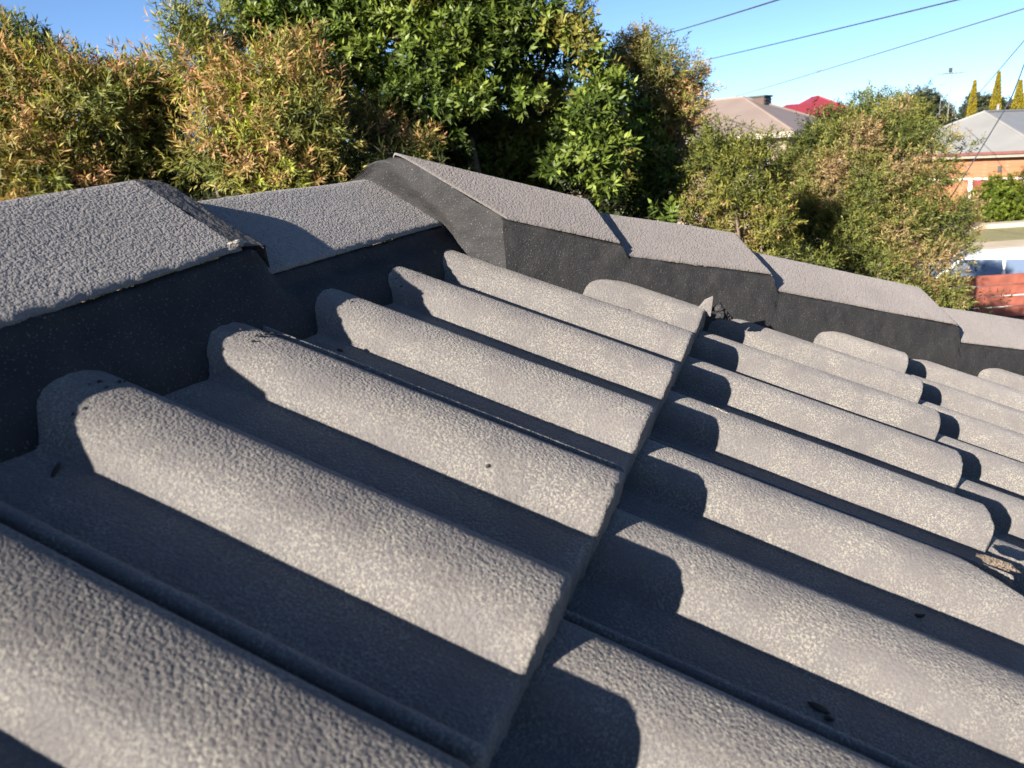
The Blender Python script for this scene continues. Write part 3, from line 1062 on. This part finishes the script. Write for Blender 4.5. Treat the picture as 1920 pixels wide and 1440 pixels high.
# ------------------------------------------------------------------ trees and shrubs: clumps of foliage (along street, across, height, radius)
PLANTS = {
    'A': [(-2.66, 4.3, 4.75, 0.23), (-2.81, 4.3, 4.49, 0.25), (-2.46, 4.3, 4.68, 0.22), (-2.25, 4.3, 4.59, 0.23), (-2.55, 4.15, 4.33, 0.24), (-2.38, 4.4, 4.32, 0.23), (-2.16, 4.5, 4.69, 0.18), (-3, 4.3, 4.85, 0.28), (-3.11, 4.3, 4.48, 0.31), (-2.44, 4.5, 4.8, 0.15), (-2.75, 4.5, 4.98, 0.13), (-2.53, 4.55, 4.92, 0.07), (-3.02, 4.6, 5.05, 0.2), (-3.52, 4.5, 4.74, 0.36), (-2.23, 4.45, 4.48, 0.18), (-2.74, 4.2, 4.18, 0.28), (-2.43, 4.3, 4.12, 0.25)],
    'B': [(-2.04, 4.7, 4.72, 0.21), (-1.7, 4.5, 4.74, 0.21), (-1.81, 4.6, 4.95, 0.15), (-1.84, 4.65, 5.1, 0.1), (-1.71, 4.8, 4.98, 0.16), (-1.41, 4.4, 4.65, 0.21), (-1.19, 4.35, 4.66, 0.21), (-1.05, 4.3, 4.47, 0.19), (-1.51, 4.35, 4.46, 0.24), (-1.25, 4.3, 4.38, 0.22), (-1, 4.4, 4.32, 0.18), (-1.7, 4.4, 4.31, 0.21), (-1.45, 4.3, 4.21, 0.23), (-1.19, 4.3, 4.16, 0.2), (-0.97, 4.5, 4.13, 0.16), (-2.16, 4.7, 4.56, 0.15), (-0.86, 4.8, 4.44, 0.14), (-1.2, 4.7, 4.84, 0.14), (-2.17, 4.5, 4.22, 0.15), (-0.54, 4.7, 4.26, 0.14), (-2.14, 4.9, 4.16, 0.14), (-2.15, 4.65, 4.46, 0.17), (-2.21, 4.6, 4.32, 0.17), (-2.06, 4.6, 4.55, 0.14), (-2.12, 4.7, 4.3, 0.15), (-0.8, 4.8, 4.27, 0.16), (-0.72, 4.9, 4.37, 0.14)],
    'C': [(-1.6, 5.3, 5.13, 0.25), (-1.32, 5.3, 5.17, 0.27), (-1.05, 5.3, 5.06, 0.29), (-1.41, 5.5, 4.92, 0.28), (-0.93, 5.2, 4.82, 0.28), (-0.64, 5.3, 5.07, 0.31), (-0.5, 5.1, 4.81, 0.26), (-0.22, 5.3, 5.04, 0.31), (-0.28, 5.3, 4.82, 0.27), (0.06, 5.3, 5.1, 0.29), (0.04, 5.4, 4.86, 0.22), (0.29, 5.3, 4.98, 0.23), (0.49, 5.2, 4.87, 0.21), (0.6, 5.2, 4.71, 0.17), (-0.71, 5, 4.57, 0.24), (-0.93, 5.2, 4.51, 0.21), (-0.45, 5, 4.5, 0.24), (-0.21, 5.05, 4.55, 0.2), (0.11, 5.1, 4.54, 0.17), (0.56, 5, 4.49, 0.22), (0.7, 5.1, 4.56, 0.15), (0.45, 4.95, 4.38, 0.2), (0.46, 4.8, 4.17, 0.23), (0.28, 4.85, 4.13, 0.16), (0.67, 4.9, 4.16, 0.18), (0.59, 4.8, 3.99, 0.16), (-0.31, 5.1, 4.27, 0.1), (-1.22, 5.5, 4.67, 0.22), (-1.14, 5.3, 5.44, 0.39), (-0.46, 5.3, 5.46, 0.42), (-0.8, 5.3, 5.45, 0.39), (0.01, 5.3, 5.37, 0.31), (-1.54, 5.5, 5.45, 0.28), (-1.78, 5.4, 5.31, 0.12), (0.95, 4.8, 3.77, 0.13), (-0.69, 5.4, 4.73, 0.2), (-0.08, 5.5, 4.63, 0.16), (0.18, 5.6, 4.72, 0.14), (-0.23, 5.85, 4.35, 0.26), (0.04, 5.9, 4.26, 0.26), (-0.62, 5.8, 4.34, 0.25), (0.21, 5.9, 4.34, 0.24), (-0.17, 5.8, 4.1, 0.25), (0.99, 5.8, 4.14, 0.25), (0.3, 5.8, 4.59, 0.21), (-0.21, 5.7, 4.47, 0.21), (0.9, 5.7, 4.37, 0.21), (-0.47, 6.3, 4.32, 0.44), (-0.04, 6.3, 4.17, 0.41), (0.38, 6.2, 4.18, 0.43), (0.19, 6.3, 4.56, 0.41), (0.81, 6.2, 4.27, 0.41), (1.09, 5.9, 3.94, 0.34), (-0.27, 6.2, 3.97, 0.36)],
    'D': [(1.05, 6.2, 4.9, 0.2), (1.19, 6, 4.74, 0.22), (1.37, 6, 4.63, 0.17), (1.15, 6.2, 4.53, 0.27), (1.31, 6, 4.41, 0.22), (1.25, 6.3, 4.21, 0.28), (0.96, 6.3, 4.86, 0.21), (1.33, 6.3, 4, 0.23), (1.03, 6.2, 4.98, 0.11), (0.61, 6.2, 5.21, 0.1), (0.48, 6.4, 5.17, 0.14), (1.45, 6, 4.68, 0.08), (1.09, 6.3, 3.97, 0.28)],
    'E': [(1.36, 5.2, 4.21, 0.14), (1.52, 5.2, 4.14, 0.16), (1.67, 5.2, 4.1, 0.16), (1.45, 5.05, 4.01, 0.18), (1.33, 5.2, 4.08, 0.17), (1.6, 5, 3.82, 0.18), (1.67, 4.9, 3.67, 0.16), (1.42, 5, 3.86, 0.18), (1.25, 5.2, 3.79, 0.17), (1.37, 5.1, 3.63, 0.19), (1.34, 5.2, 4.29, 0.06), (1.9, 5.5, 3.94, 0.14), (1.66, 5, 3.49, 0.18), (1.98, 5, 3.36, 0.16)],
    'F': [(2.77, 6.8, 4.29, 0.21), (2.97, 6.6, 4.31, 0.22), (3.24, 6.6, 4.25, 0.22), (2.58, 6.6, 4.18, 0.19), (2.79, 6.4, 4.13, 0.28), (3.19, 6.5, 4.07, 0.28), (3.58, 6.7, 4.07, 0.22), (2.59, 6.4, 3.87, 0.28), (2.94, 6.3, 3.81, 0.3), (3.34, 6.4, 3.76, 0.28), (3.73, 6.6, 3.82, 0.17), (2.51, 6.8, 4, 0.25), (2.51, 6.5, 3.63, 0.28), (2.79, 6.3, 3.48, 0.3), (3.18, 6.3, 3.48, 0.3), (3.57, 6.4, 3.49, 0.26), (3.94, 6.6, 3.54, 0.14), (2.63, 6.3, 3.25, 0.28), (2.99, 6.2, 3.17, 0.29), (3.43, 6.3, 3.17, 0.28), (3.79, 6.5, 3.17, 0.21), (3.18, 6.1, 2.91, 0.24), (3.56, 6.2, 2.91, 0.23), (3.71, 6.2, 2.75, 0.14), (2.41, 6.7, 3.42, 0.29), (3.92, 6.6, 3.34, 0.17), (3.06, 6.8, 4.53, 0.06), (3.03, 6.8, 4.49, 0.06), (2.76, 6.8, 4.38, 0.09), (2.92, 6.8, 4.42, 0.07), (2.49, 7, 3.86, 0.23), (2.56, 6.9, 3.7, 0.25), (2.4, 6.9, 3.62, 0.23), (2.54, 6.8, 3.4, 0.27), (2.33, 6.9, 3.36, 0.23), (3.83, 6.7, 4.09, 0.1), (3.77, 6.8, 4.23, 0.07), (3.97, 6.7, 4.04, 0.07), (2.88, 6.4, 2.83, 0.28)],
    'G': [(4.75, 9.5, 4.43, 0.28), (4.98, 9.5, 4.3, 0.24), (4.49, 9.5, 4.51, 0.28), (4.78, 9.5, 4.1, 0.35)],
    'H': [(20.49, 33, 1.12, 1.01), (21.36, 33, 1.4, 0.96), (22.23, 33, 0.9, 1.08), (21.01, 33, 0.64, 1.08), (20.09, 33, 0.69, 0.91), (21.83, 33, 0.47, 0.96), (22.73, 33, 1.31, 1.08), (23.52, 33, 0.59, 1.08), (20.66, 33, 1.62, 0.6), (24.37, 33, 0.98, 1.2)],
}


def unit(v):
    return v / (np.linalg.norm(v, axis=-1, keepdims=True) + 1e-9)


def foliage(name, pos, stem, leaves, stem_len, llen, lwid, c_base, c_tip, parent, mat, spread=(45, 75), droop=.15, fold=.12, seed=0, kind='stuff'):
    """sprigs of leaves: pos, stem (n,3); leaves per sprig; sizes; colours (n,3) at the foot and at the tip of each sprig"""
    r = np.random.default_rng(seed)
    n = len(pos)
    t = (np.arange(leaves)[None, :] + r.random((n, leaves)) * .6) / leaves
    ph = np.arange(leaves)[None, :] * 2.4 + r.random((n, 1)) * 6.28 + r.normal(0, .25, (n, leaves))
    a = unit(np.cross(stem, r.normal(0, 1, (n, 3))))
    b = np.cross(stem, a)
    sl = stem_len * r.uniform(.6, 1.25, (n, 1))
    base = pos[:, None] + stem[:, None] * (t * sl)[..., None]
    rad = a[:, None] * np.cos(ph)[..., None] + b[:, None] * np.sin(ph)[..., None]
    al = np.radians(spread[1] + (spread[0] - spread[1]) * t + r.normal(0, 9, (n, leaves)))
    d = stem[:, None] * np.cos(al)[..., None] + rad * np.sin(al)[..., None]
    d[..., 2] -= droop
    d = unit(d)
    nn = unit(stem[:, None] - (stem[:, None] * d).sum(-1, keepdims=True) * d + r.normal(0, .25, d.shape))
    nn = unit(nn - (nn * d).sum(-1, keepdims=True) * d)
    sd = np.cross(d, nn)
    L = (llen * r.uniform(.65, 1.2, (n, leaves)) * (1.0 - .35 * t))[..., None]
    Wd = (lwid * r.uniform(.75, 1.2, (n, leaves)))[..., None] * .5
    mid = base + d * L * .45 - nn * Wd * fold * 2
    pl = base + d * L * .42 + sd * Wd
    pr = base + d * L * .42 - sd * Wd
    tip = base + d * L - nn * L * .10
    v = np.stack([base, mid, pl, pr, tip], 2).reshape(-1, 3)
    m = n * leaves
    k = (np.arange(m) * 5)[:, None]
    f = np.concatenate([k + np.array([[0, 1, 2]]), k + np.array([[1, 4, 2]]), k + np.array([[0, 3, 1]]), k + np.array([[1, 3, 4]])])
    c = c_base[:, None] * (1 - t[..., None]) + c_tip[:, None] * t[..., None]
    c = c * r.uniform(.75, 1.25, (n, leaves, 1))
    c = np.repeat(c.reshape(m, 1, 3), 5, 1).reshape(-1, 3)
    c = np.concatenate([c, np.ones((len(c), 1))], 1)
    org = np.array(parent.location) if parent is not None else np.zeros(3)
    me = mesh_np(name, v - org, f, attrs=c)
    return link(name, me, mat, parent, kind)


def to_world(c):
    c = np.asarray(c, float)
    return np.stack([CAM[0] + R_[0] * c[:, 0] + F_[0] * c[:, 1], CAM[1] + R_[1] * c[:, 0] + F_[1] * c[:, 1], c[:, 2]], 1)


def clump_points(centers, radii, dens, seed, out=.62, squash=.9):
    r = np.random.default_rng(seed)
    P, S = [], []
    for c, rr in zip(centers, radii):
        n = max(int(dens * rr * rr), 6)
        d = unit(r.normal(0, 1, (n, 3)))
        q = np.where(r.random(n) < .72, r.uniform(out, 1.08, n), r.uniform(.1, out, n))
        lump_ = 1 + .42 * vnoise(d * 1.0 + c, 2.4, seed) + np.where(r.random(n) < .05, r.uniform(.1, .4, n), 0) * (d[:, 2] > -.2)
        off = d * (rr * q * lump_)[:, None]
        off[:, 2] *= squash
        P.append(c + off)
        S.append(unit(d * .75 + np.array([0, 0, .55]) + r.normal(0, .35, (n, 3))))
    return np.concatenate(P), np.concatenate(S)


def pick(n, pal, seed, pos=None, jitter=.12):
    """colours of a palette [(weight, foot colour, tip colour)]; neighbours tend to share a colour"""
    r = np.random.default_rng(seed)
    w = np.cumsum([q[0] for q in pal])
    w = w / w[-1]
    x = r.random(n)
    if pos is not None:
        x = np.clip(.5 + .75 * vnoise(pos, 4.0, seed) + .5 * (x - .5) * 1.1, 0, .999)
    i = np.searchsorted(w, x)
    i = np.clip(i, 0, len(pal) - 1)
    cb = np.array([q[1] for q in pal])[i]
    ct = np.array([q[2] for q in pal])[i]
    k = r.normal(1, jitter, (n, 1)).clip(.6, 1.5)
    return cb * k, ct * k


def plant(key, name, label, cat, dens, leaves, stem_len, llen, lwid, pal, mat, seed, skirt=True, group=None, shrink=.045, gain=1.0, trunk_r=.07, ground=0.0, **kw):
    cl_ = PLANTS[key]
    C_ = to_world(cl_)
    rr = np.maximum(np.array([q[3] for q in cl_]) - shrink, .028)
    base = C_.mean(0)
    base = np.array([base[0], base[1], ground])
    root = empty(name, tuple(base))
    tag(root, label, cat, group)
    pos, stem = clump_points(C_, rr, dens, seed)
    cb, ct = pick(len(pos), pal, seed + 1, pos)
    cb, ct = cb * gain, ct * gain
    foliage('crown', pos, stem, leaves, stem_len, llen, lwid, cb, ct, root, mat, seed=seed + 2, **kw)
    # inner and lower foliage, sparser and behind; crown shade put into its darker colour
    r = np.random.default_rng(seed + 5)
    if skirt:
        lo = []
        back = np.array([F_[0], F_[1], 0])
        for c, q in zip(C_, rr):
            lo.append((c + back * (q * 1.3 + .12) + [0, 0, -.05], q * 1.2))
        x0, x1 = min(q[0] for q in cl_), max(q[0] for q in cl_)
        dm = np.mean([q[1] for q in cl_]) + .15
        zb = min(q[2] for q in cl_) - .2
        for z in np.arange(zb, max(zb - 1.6, .6), -.42):
            for xx in np.arange(x0, x1 + .01, .5):
                lo.append((np.array(W(xx + r.uniform(-.15, .15), dm + r.uniform(-.2, .3), z)), .42))
        lc = np.array([q[0] for q in lo])
        lr = np.array([q[1] for q in lo])
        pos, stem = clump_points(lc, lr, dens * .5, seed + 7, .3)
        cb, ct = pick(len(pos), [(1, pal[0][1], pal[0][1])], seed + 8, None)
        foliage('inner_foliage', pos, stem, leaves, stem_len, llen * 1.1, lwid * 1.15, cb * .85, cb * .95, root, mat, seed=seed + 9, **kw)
    # trunk and limbs
    top = C_[:, 2].mean()
    bx = np.zeros(3)
    fork = np.array([0.05, 0.05, (top - ground) * .45])
    MB().tube([bx, fork * .5 + [.03, -.02, 0], fork], [trunk_r, trunk_r * .8, trunk_r * .6], 8).build('trunk', M['bark'], root, True)
    idx = np.argsort(-rr)[:9]
    for i in idx:
        e = C_[i] - base
        m_ = fork * .4 + e * .6 + [r.uniform(-.1, .1), r.uniform(-.1, .1), -.08]
        MB().tube([fork - [0, 0, .03], fork * .75 + e * .25 + [r.uniform(-.05, .05), 0, .02], m_, e], [trunk_r * .55, trunk_r * .4, trunk_r * .26, trunk_r * .1], 6).build('limb', M['bark'], root, True)
    return root


ORANGE = [(1.9, (.033, .041, .011), (.062, .068, .016)), (1.7, (.048, .052, .013), (.098, .084, .022)), (1.3, (.064, .056, .018), (.148, .090, .036)), (.8, (.074, .052, .022), (.170, .088, .047)), (.6, (.062, .072, .013), (.110, .116, .020))]
GREEN = [(1.5, (.020, .032, .007), (.040, .058, .010)), (1.6, (.032, .048, .009), (.066, .088, .014)), (.9, (.045, .064, .012), (.092, .112, .020)), (.06, (.06, .06, .014), (.10, .09, .02))]
PINKISH = [(1.5, (.030, .036, .010), (.060, .062, .016)), (1.4, (.050, .050, .015), (.105, .085, .028)), (1.0, (.075, .055, .024), (.165, .092, .048)), (.5, (.06, .065, .014), (.11, .10, .02))]
GOLD = [(1.3, (.034, .042, .010), (.070, .076, .014)), (1.5, (.052, .056, .013), (.105, .098, .020)), (.9, (.074, .062, .020), (.150, .104, .038)), (.5, (.05, .06, .012), (.10, .11, .018))]
OLIVE = [(1.7, (.026, .034, .009), (.056, .062, .014)), (1.8, (.044, .052, .013), (.090, .088, .022)), (.9, (.070, .062, .024), (.140, .104, .046)), (.4, (.075, .06, .028), (.155, .10, .052))]
LIME = [(1, (.050, .058, .012), (.105, .112, .022)), (1, (.07, .072, .016), (.13, .125, .03))]
HEDGE = [(1, (.050, .072, .008), (.095, .130, .012)), (1.2, (.080, .105, .012), (.140, .175, .020))]
DARK = [(1, (.026, .036, .018), (.048, .060, .030)), (1, (.038, .048, .026), (.070, .082, .044))]
SPREAD = {}

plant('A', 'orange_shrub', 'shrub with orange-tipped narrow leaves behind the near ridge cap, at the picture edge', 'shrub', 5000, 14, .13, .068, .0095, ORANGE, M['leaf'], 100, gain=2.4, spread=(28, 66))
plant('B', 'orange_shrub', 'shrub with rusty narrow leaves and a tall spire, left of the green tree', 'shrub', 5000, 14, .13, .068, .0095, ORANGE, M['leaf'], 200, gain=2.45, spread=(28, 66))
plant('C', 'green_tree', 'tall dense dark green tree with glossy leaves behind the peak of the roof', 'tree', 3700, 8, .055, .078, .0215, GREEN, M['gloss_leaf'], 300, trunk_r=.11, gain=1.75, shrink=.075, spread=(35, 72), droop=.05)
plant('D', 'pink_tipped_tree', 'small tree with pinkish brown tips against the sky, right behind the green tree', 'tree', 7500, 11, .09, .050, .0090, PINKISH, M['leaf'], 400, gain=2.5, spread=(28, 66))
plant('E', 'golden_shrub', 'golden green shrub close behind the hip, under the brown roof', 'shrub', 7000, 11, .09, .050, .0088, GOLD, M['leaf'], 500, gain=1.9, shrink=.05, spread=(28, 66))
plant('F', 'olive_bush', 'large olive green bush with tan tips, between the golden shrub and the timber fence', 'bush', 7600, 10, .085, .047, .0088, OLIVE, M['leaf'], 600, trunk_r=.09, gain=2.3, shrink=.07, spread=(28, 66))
plant('G', 'lime_bush', 'yellow-green bush top showing behind the olive bush beside the grey roof', 'bush', 2600, 10, .10, .070, .013, LIME, M['leaf'], 700, gain=1.5, shrink=.08)
plant('H', 'clipped_hedge', 'bright green rounded hedge in front of the orange brick wall', 'hedge', 420, 10, .16, .16, .05, HEDGE, M['leaf'], 800, skirt=False)


# ------------------------------------------------------------------ pencil pines and the trees far behind
def pencil_pine(x, d, ztop, r0, label, seed):
    root = empty('pencil_pine', tuple(W(x, d, 0)))
    tag(root, label, 'tree', 'golden pencil pines behind the grey roof')
    r = np.random.default_rng(seed)
    n = 2600
    t = r.random(n) ** .75
    ph = r.random(n) * 6.283
    rad = r0 * np.interp(t, [0, .35, .62, .8, .93, 1.0], [.9, 1.0, .80, .50, .22, .03]) * r.uniform(.62, 1.06, n) * (1 + .16 * vnoise(np.stack([np.cos(ph), np.sin(ph), t * 5], 1), 1.3, seed))
    pos = np.stack([np.cos(ph) * rad, np.sin(ph) * rad, .3 + t * (ztop - .45)], 1) + np.array(root.location)
    stem = unit(np.stack([np.cos(ph) * .35, np.sin(ph) * .35, np.ones(n)], 1))
    cb, ct = pick(n, [(1, (.12, .105, .012), (.24, .195, .018)), (1, (.16, .135, .014), (.29, .235, .022))], seed, None)
    foliage('crown', pos, stem, 5, .12, .13, .035, cb, ct, root, M['leaf'], spread=(12, 30), droop=0, seed=seed)
    MB().tube([(0, 0, 0), (0, 0, ztop * .8)], [.08, .03], 6).build('trunk', M['bark'], root)


pencil_pine(27.92, 48, 6.85, .34, 'thinnest golden pencil pine, beside the wide aerial', 31)
pencil_pine(29.30, 48, 7.25, .40, 'tallest golden pencil pine, the middle one of three', 32)
pencil_pine(30.65, 48, 6.70, .50, 'broadest golden pencil pine, crossed by the black service line', 33)


def far_tree(x, d, cl_, label, seed, pal=DARK):
    root = empty('far_tree', tuple(W(x, d, 0)))
    tag(root, label, 'tree', 'dark trees far behind the grey house')
    C_ = to_world([(x + a, d + b, z) for a, b, z, q in cl_])
    rr = np.array([q[3] for q in cl_])
    pos, stem = clump_points(C_, rr, 260, seed)
    cb, ct = pick(len(pos), pal, seed, pos)
    foliage('crown', pos, stem, 7, .3, .32, .12, cb, ct, root, M['leaf'], seed=seed)
    top = max(q[2] for q in cl_)
    MB().tube([(0, 0, 0), (.1, 0, top * .5), (.2, .1, top * .85)], [.22, .16, .06], 7).build('trunk', M['bark'], root, True)
    for a, b, z, q in cl_[:4]:
        wv = R_ * a + F_ * b
        MB().tube([(.08, 0, top * .42), (wv[0] * .6, wv[1] * .6, z - .5), (wv[0], wv[1], z)], [.1, .07, .03], 5).build('limb', M['bark'], root, True)


far_tree(41.6, 80, [(0, 0, 7.1, 1.25), (-.9, .3, 6.2, 1.2), (.9, .2, 6.0, 1.2), (.1, 0, 5.2, 1.6), (-1.5, .2, 5.0, 1.2), (1.4, 0, 4.6, 1.3)], 'round-topped dark tree far behind, beside the olive bush tips', 51)
far_tree(43.9, 82, [(0, 0, 6.3, .9), (.8, .2, 5.7, 1.0), (-.8, 0, 5.4, 1.0), (.2, 0, 4.6, 1.5), (1.6, 0, 4.7, 1.2)], 'lower dark tree far behind, under the small distant aerial', 52)
far_tree(46.2, 79, [(.55, 0, 6.4, .55), (-.5, 0, 6.5, .50), (0, .2, 7.0, .45), (.85, 0, 5.9, .5), (-.8, .1, 5.7, .6), (.1, 0, 4.9, 1.1), (1.2, 0, 4.5, 1.0)], 'dark tree far behind with a ring-shaped gap in its crown', 53)
far_tree(50.3, 84, [(0, 0, 6.3, 1.0), (1.2, .2, 6.0, 1.0), (-1.2, 0, 5.6, 1.1), (.3, 0, 4.9, 1.6), (2.3, 0, 5.4, 1.1)], 'mid-green tree far behind, between two pencil pines', 54, [(1, (.026, .034, .014), (.055, .062, .028)), (1, (.03, .04, .016), (.062, .070, .03))])
far_tree(54.5, 84, [(0, 0, 6.0, 1.1), (1.4, .2, 6.3, 1.1), (-1.2, 0, 5.4, 1.1), (.3, 0, 4.7, 1.6)], 'dark tree far behind, at the edge past the broadest pencil pine', 55)

# low wooded skyline
r = np.random.default_rng(77)
tx = np.arange(-260, 330, 6.0)
C_ = to_world([(a, 190 + r.uniform(-20, 20), r.uniform(.5, 2.5)) for a in tx])
pos, stem = clump_points(C_, np.full(len(tx), 4.2) * r.uniform(.7, 1.3, len(tx)), 9, 5)
cb, ct = pick(len(pos), DARK, 6, pos)
root = foliage('distant_treeline', pos, stem, 6, 1.2, 1.5, .7, cb, ct, None, M['leaf'], seed=9)
tag(root, 'low dark line of far trees along the horizon', 'treeline')

# ------------------------------------------------------------------ small things on the roof
def lump(name, size, seed, mat, parent=None, n=10, rough=.35):
    """an irregular closed crumb, size = three half extents"""
    th = np.linspace(0, math.pi, n)
    ph = np.linspace(0, 2 * math.pi, 2 * n, endpoint=False)
    T, Pp = np.meshgrid(th, ph, indexing='ij')
    d = np.stack([np.sin(T) * np.cos(Pp), np.sin(T) * np.sin(Pp), np.cos(T)], -1).reshape(-1, 3)
    r = 1 + rough * vnoise(d, 2.3, seed) + rough * .5 * vnoise(d, 5.1, seed + 1)
    v = d * r[:, None] * np.array(size)
    ii = np.arange(n - 1)[:, None] * 2 * n
    jj = np.arange(2 * n)[None, :]
    j2 = (jj + 1) % (2 * n)
    f = np.stack([ii + jj, ii + j2, ii + 2 * n + j2, ii + 2 * n + jj], -1).reshape(-1, 4)
    me = mesh_np(name, v, f, smooth=False)
    return link(name, me, mat, parent)


def on_tile(u, v, j, lift=0.0):
    w = float(roll(v)) + (u - j * G) * TAU + lift
    p = roof_pt(u, v, w)
    return Vector((p[0], p[1], p[2] + ZO))


# worn end of the near ridge cap: smooth dark collar and a chip of bare mortar
cy0, cy1 = 0.217, 0.250
qs = np.linspace(0, 1, 40)
rows = []
for f in np.linspace(0, 1, 9):
    r = []
    for q in qs:
        x = (q * 2 - 1)
        yy = cy0 + (cy1 - cy0) * f + (.0012 * math.sin(q * 47) + .0016 * math.sin(q * 19 + 1)) * (f > .9)
        zz = .2229 + .0680 * (1 - math.sqrt(x * x + .0035) + .03) + .0006 - .0028 * f - (.0 if f < .99 else .022)
        r.append((XL - q * .218 + (.002 if q == 0 else 0), yy, zz))
    rows.append(r)
    if f > .99:
        rows.insert(-1, [(a[0], a[1] - .0005, a[2] + .022) for a in r])
col_ = sheet('mortar_collar', rows, plain('collar_mortar', (0.062, 0.057, 0.055), 0.8, 0.3, 45, bump=.6, bscale=160), 57, .0007, (3, 1))
col_.parent = near_cap
col_.location = col_.location - near_cap.location
chip = lump('mortar_chip', (.0065, .010, .0030), 3, M['raw_mortar'], near_cap)
chip.location = Vector((XL - .006, .2200, .2240 + .004 + ZO)) - near_cap.location
# broken lap of a tile: a strip of bare concrete sticks out past the chipped corner
bs = lump('broken_edge', (.017, .0028, .0034), 71, M['raw_concrete'], house, n=16, rough=.3)
bs.matrix_basis = Matrix.Translation(on_tile(G - .018, 2 * P_ + .0385, 1, .0180)) @ MROOF.to_4x4() @ Matrix.Rotation(-.10, 4, 'Y')

# torn pointing and a loose flap beside the tile step at the hip
for i, (x, y_, z, s) in enumerate(((.040, .770, .058, .007), (.046, .774, .050, .006), (.050, .780, .044, .006), (.043, .768, .048, .006), (.055, .784, .040, .004))):
    tp = lump('torn_pointing', (s, s * .7, s * .9), 90 + i, M['pointing'], house, rough=.6)
    tp.location = (x, y_, z + ZO)
fl = MB()
fl.slab([(.008, .748, .0555), (.031, .7555, .052), (.0335, .759, .078), (.022, .757, .073)], .004)
fl.build('mortar_flap', M['cap'], house, bevel=.001).location = (0, 0, ZO)

# little dark scraps of dry leaf on the tiles
M['scrap'] = plain('dry_scrap', (0.02, 0.016, 0.013), 0.9, 0.3, 200)
SCRAPS = [(.172, .0785, 1, .007, .0035, 'dry black leaf scrap in the shaded pan nearest the bottom edge'),
          (.178, .073, 1, .004, .003, 'tiny black crumb beside the leaf scrap in the nearest shaded pan'),
          (.255, .2405, 1, .0045, .003, 'black crumb lying in the shaded pan left of the chipped tile'),
          (-.089, .116, 0, .0020, .0015, 'tiny black insect on a sunlit roll of the top tile course'),
          (-.2975, -.055, 0, .007, .0015, 'thin dark twig flake in the shaded pan under the near ridge cap'),
          (-.287, .240, 0, .0035, .0025, 'dark crumb in the shaded pan between second and third rolls'),
          (-.090, .618, 0, .0035, .0022, 'dark crumb on the last full roll of the top course before the hip')]
for i, (u, v, j, a, b, lab) in enumerate(SCRAPS):
    s = lump('leaf_scrap', (a, b, .0012), 130 + i, M['scrap'], n=7)
    s.location = on_tile(u, v, j, .0008)
    s.rotation_euler = (0, TH, i * 1.3)
    tag(s, lab, 'scrap')
# a pale scrape on a roll
sc = lump('scrape_mark', (.012, .0028, .0006), 150, M['raw_mortar'], house)
sc.matrix_basis = Matrix.Translation(on_tile(.063, .4597, 1, .0003)) @ MROOF.to_4x4() @ Matrix.Rotation(.15, 4, 'Z')

# crumbs of pointing left on the tops of the rolls along the ridge
rc_ = random.Random(8)
cv, cf = [], []
for k in range(0, 5):
    for i in range(12):
        u, v = -.333 + rc_.uniform(-.004, .020) - .0 * k, k * P_ + rc_.uniform(-.040, .045)
        p = on_tile(u, v, 0, .0006)
        r_ = rc_.uniform(.0007, .0022)
        b0 = len(cv)
        for (a, b, c) in ((1, 0, 0), (-1, 0, 0), (0, 1.5, 0), (0, -1.2, 0), (0, 0, .7), (0, 0, -.7)):
            cv.append((p.x + a * r_ * rc_.uniform(.6, 1.3), p.y + b * r_ * rc_.uniform(.6, 1.3), p.z + c * r_))
        for f in ((0, 2, 4), (2, 1, 4), (1, 3, 4), (3, 0, 4), (2, 0, 5), (1, 2, 5), (3, 1, 5), (0, 3, 5)):
            cf.append(tuple(b0 + q for q in f))
link('pointing_crumbs', mesh_np('pointing_crumbs', cv, cf), M['pointing'], house, 'stuff')
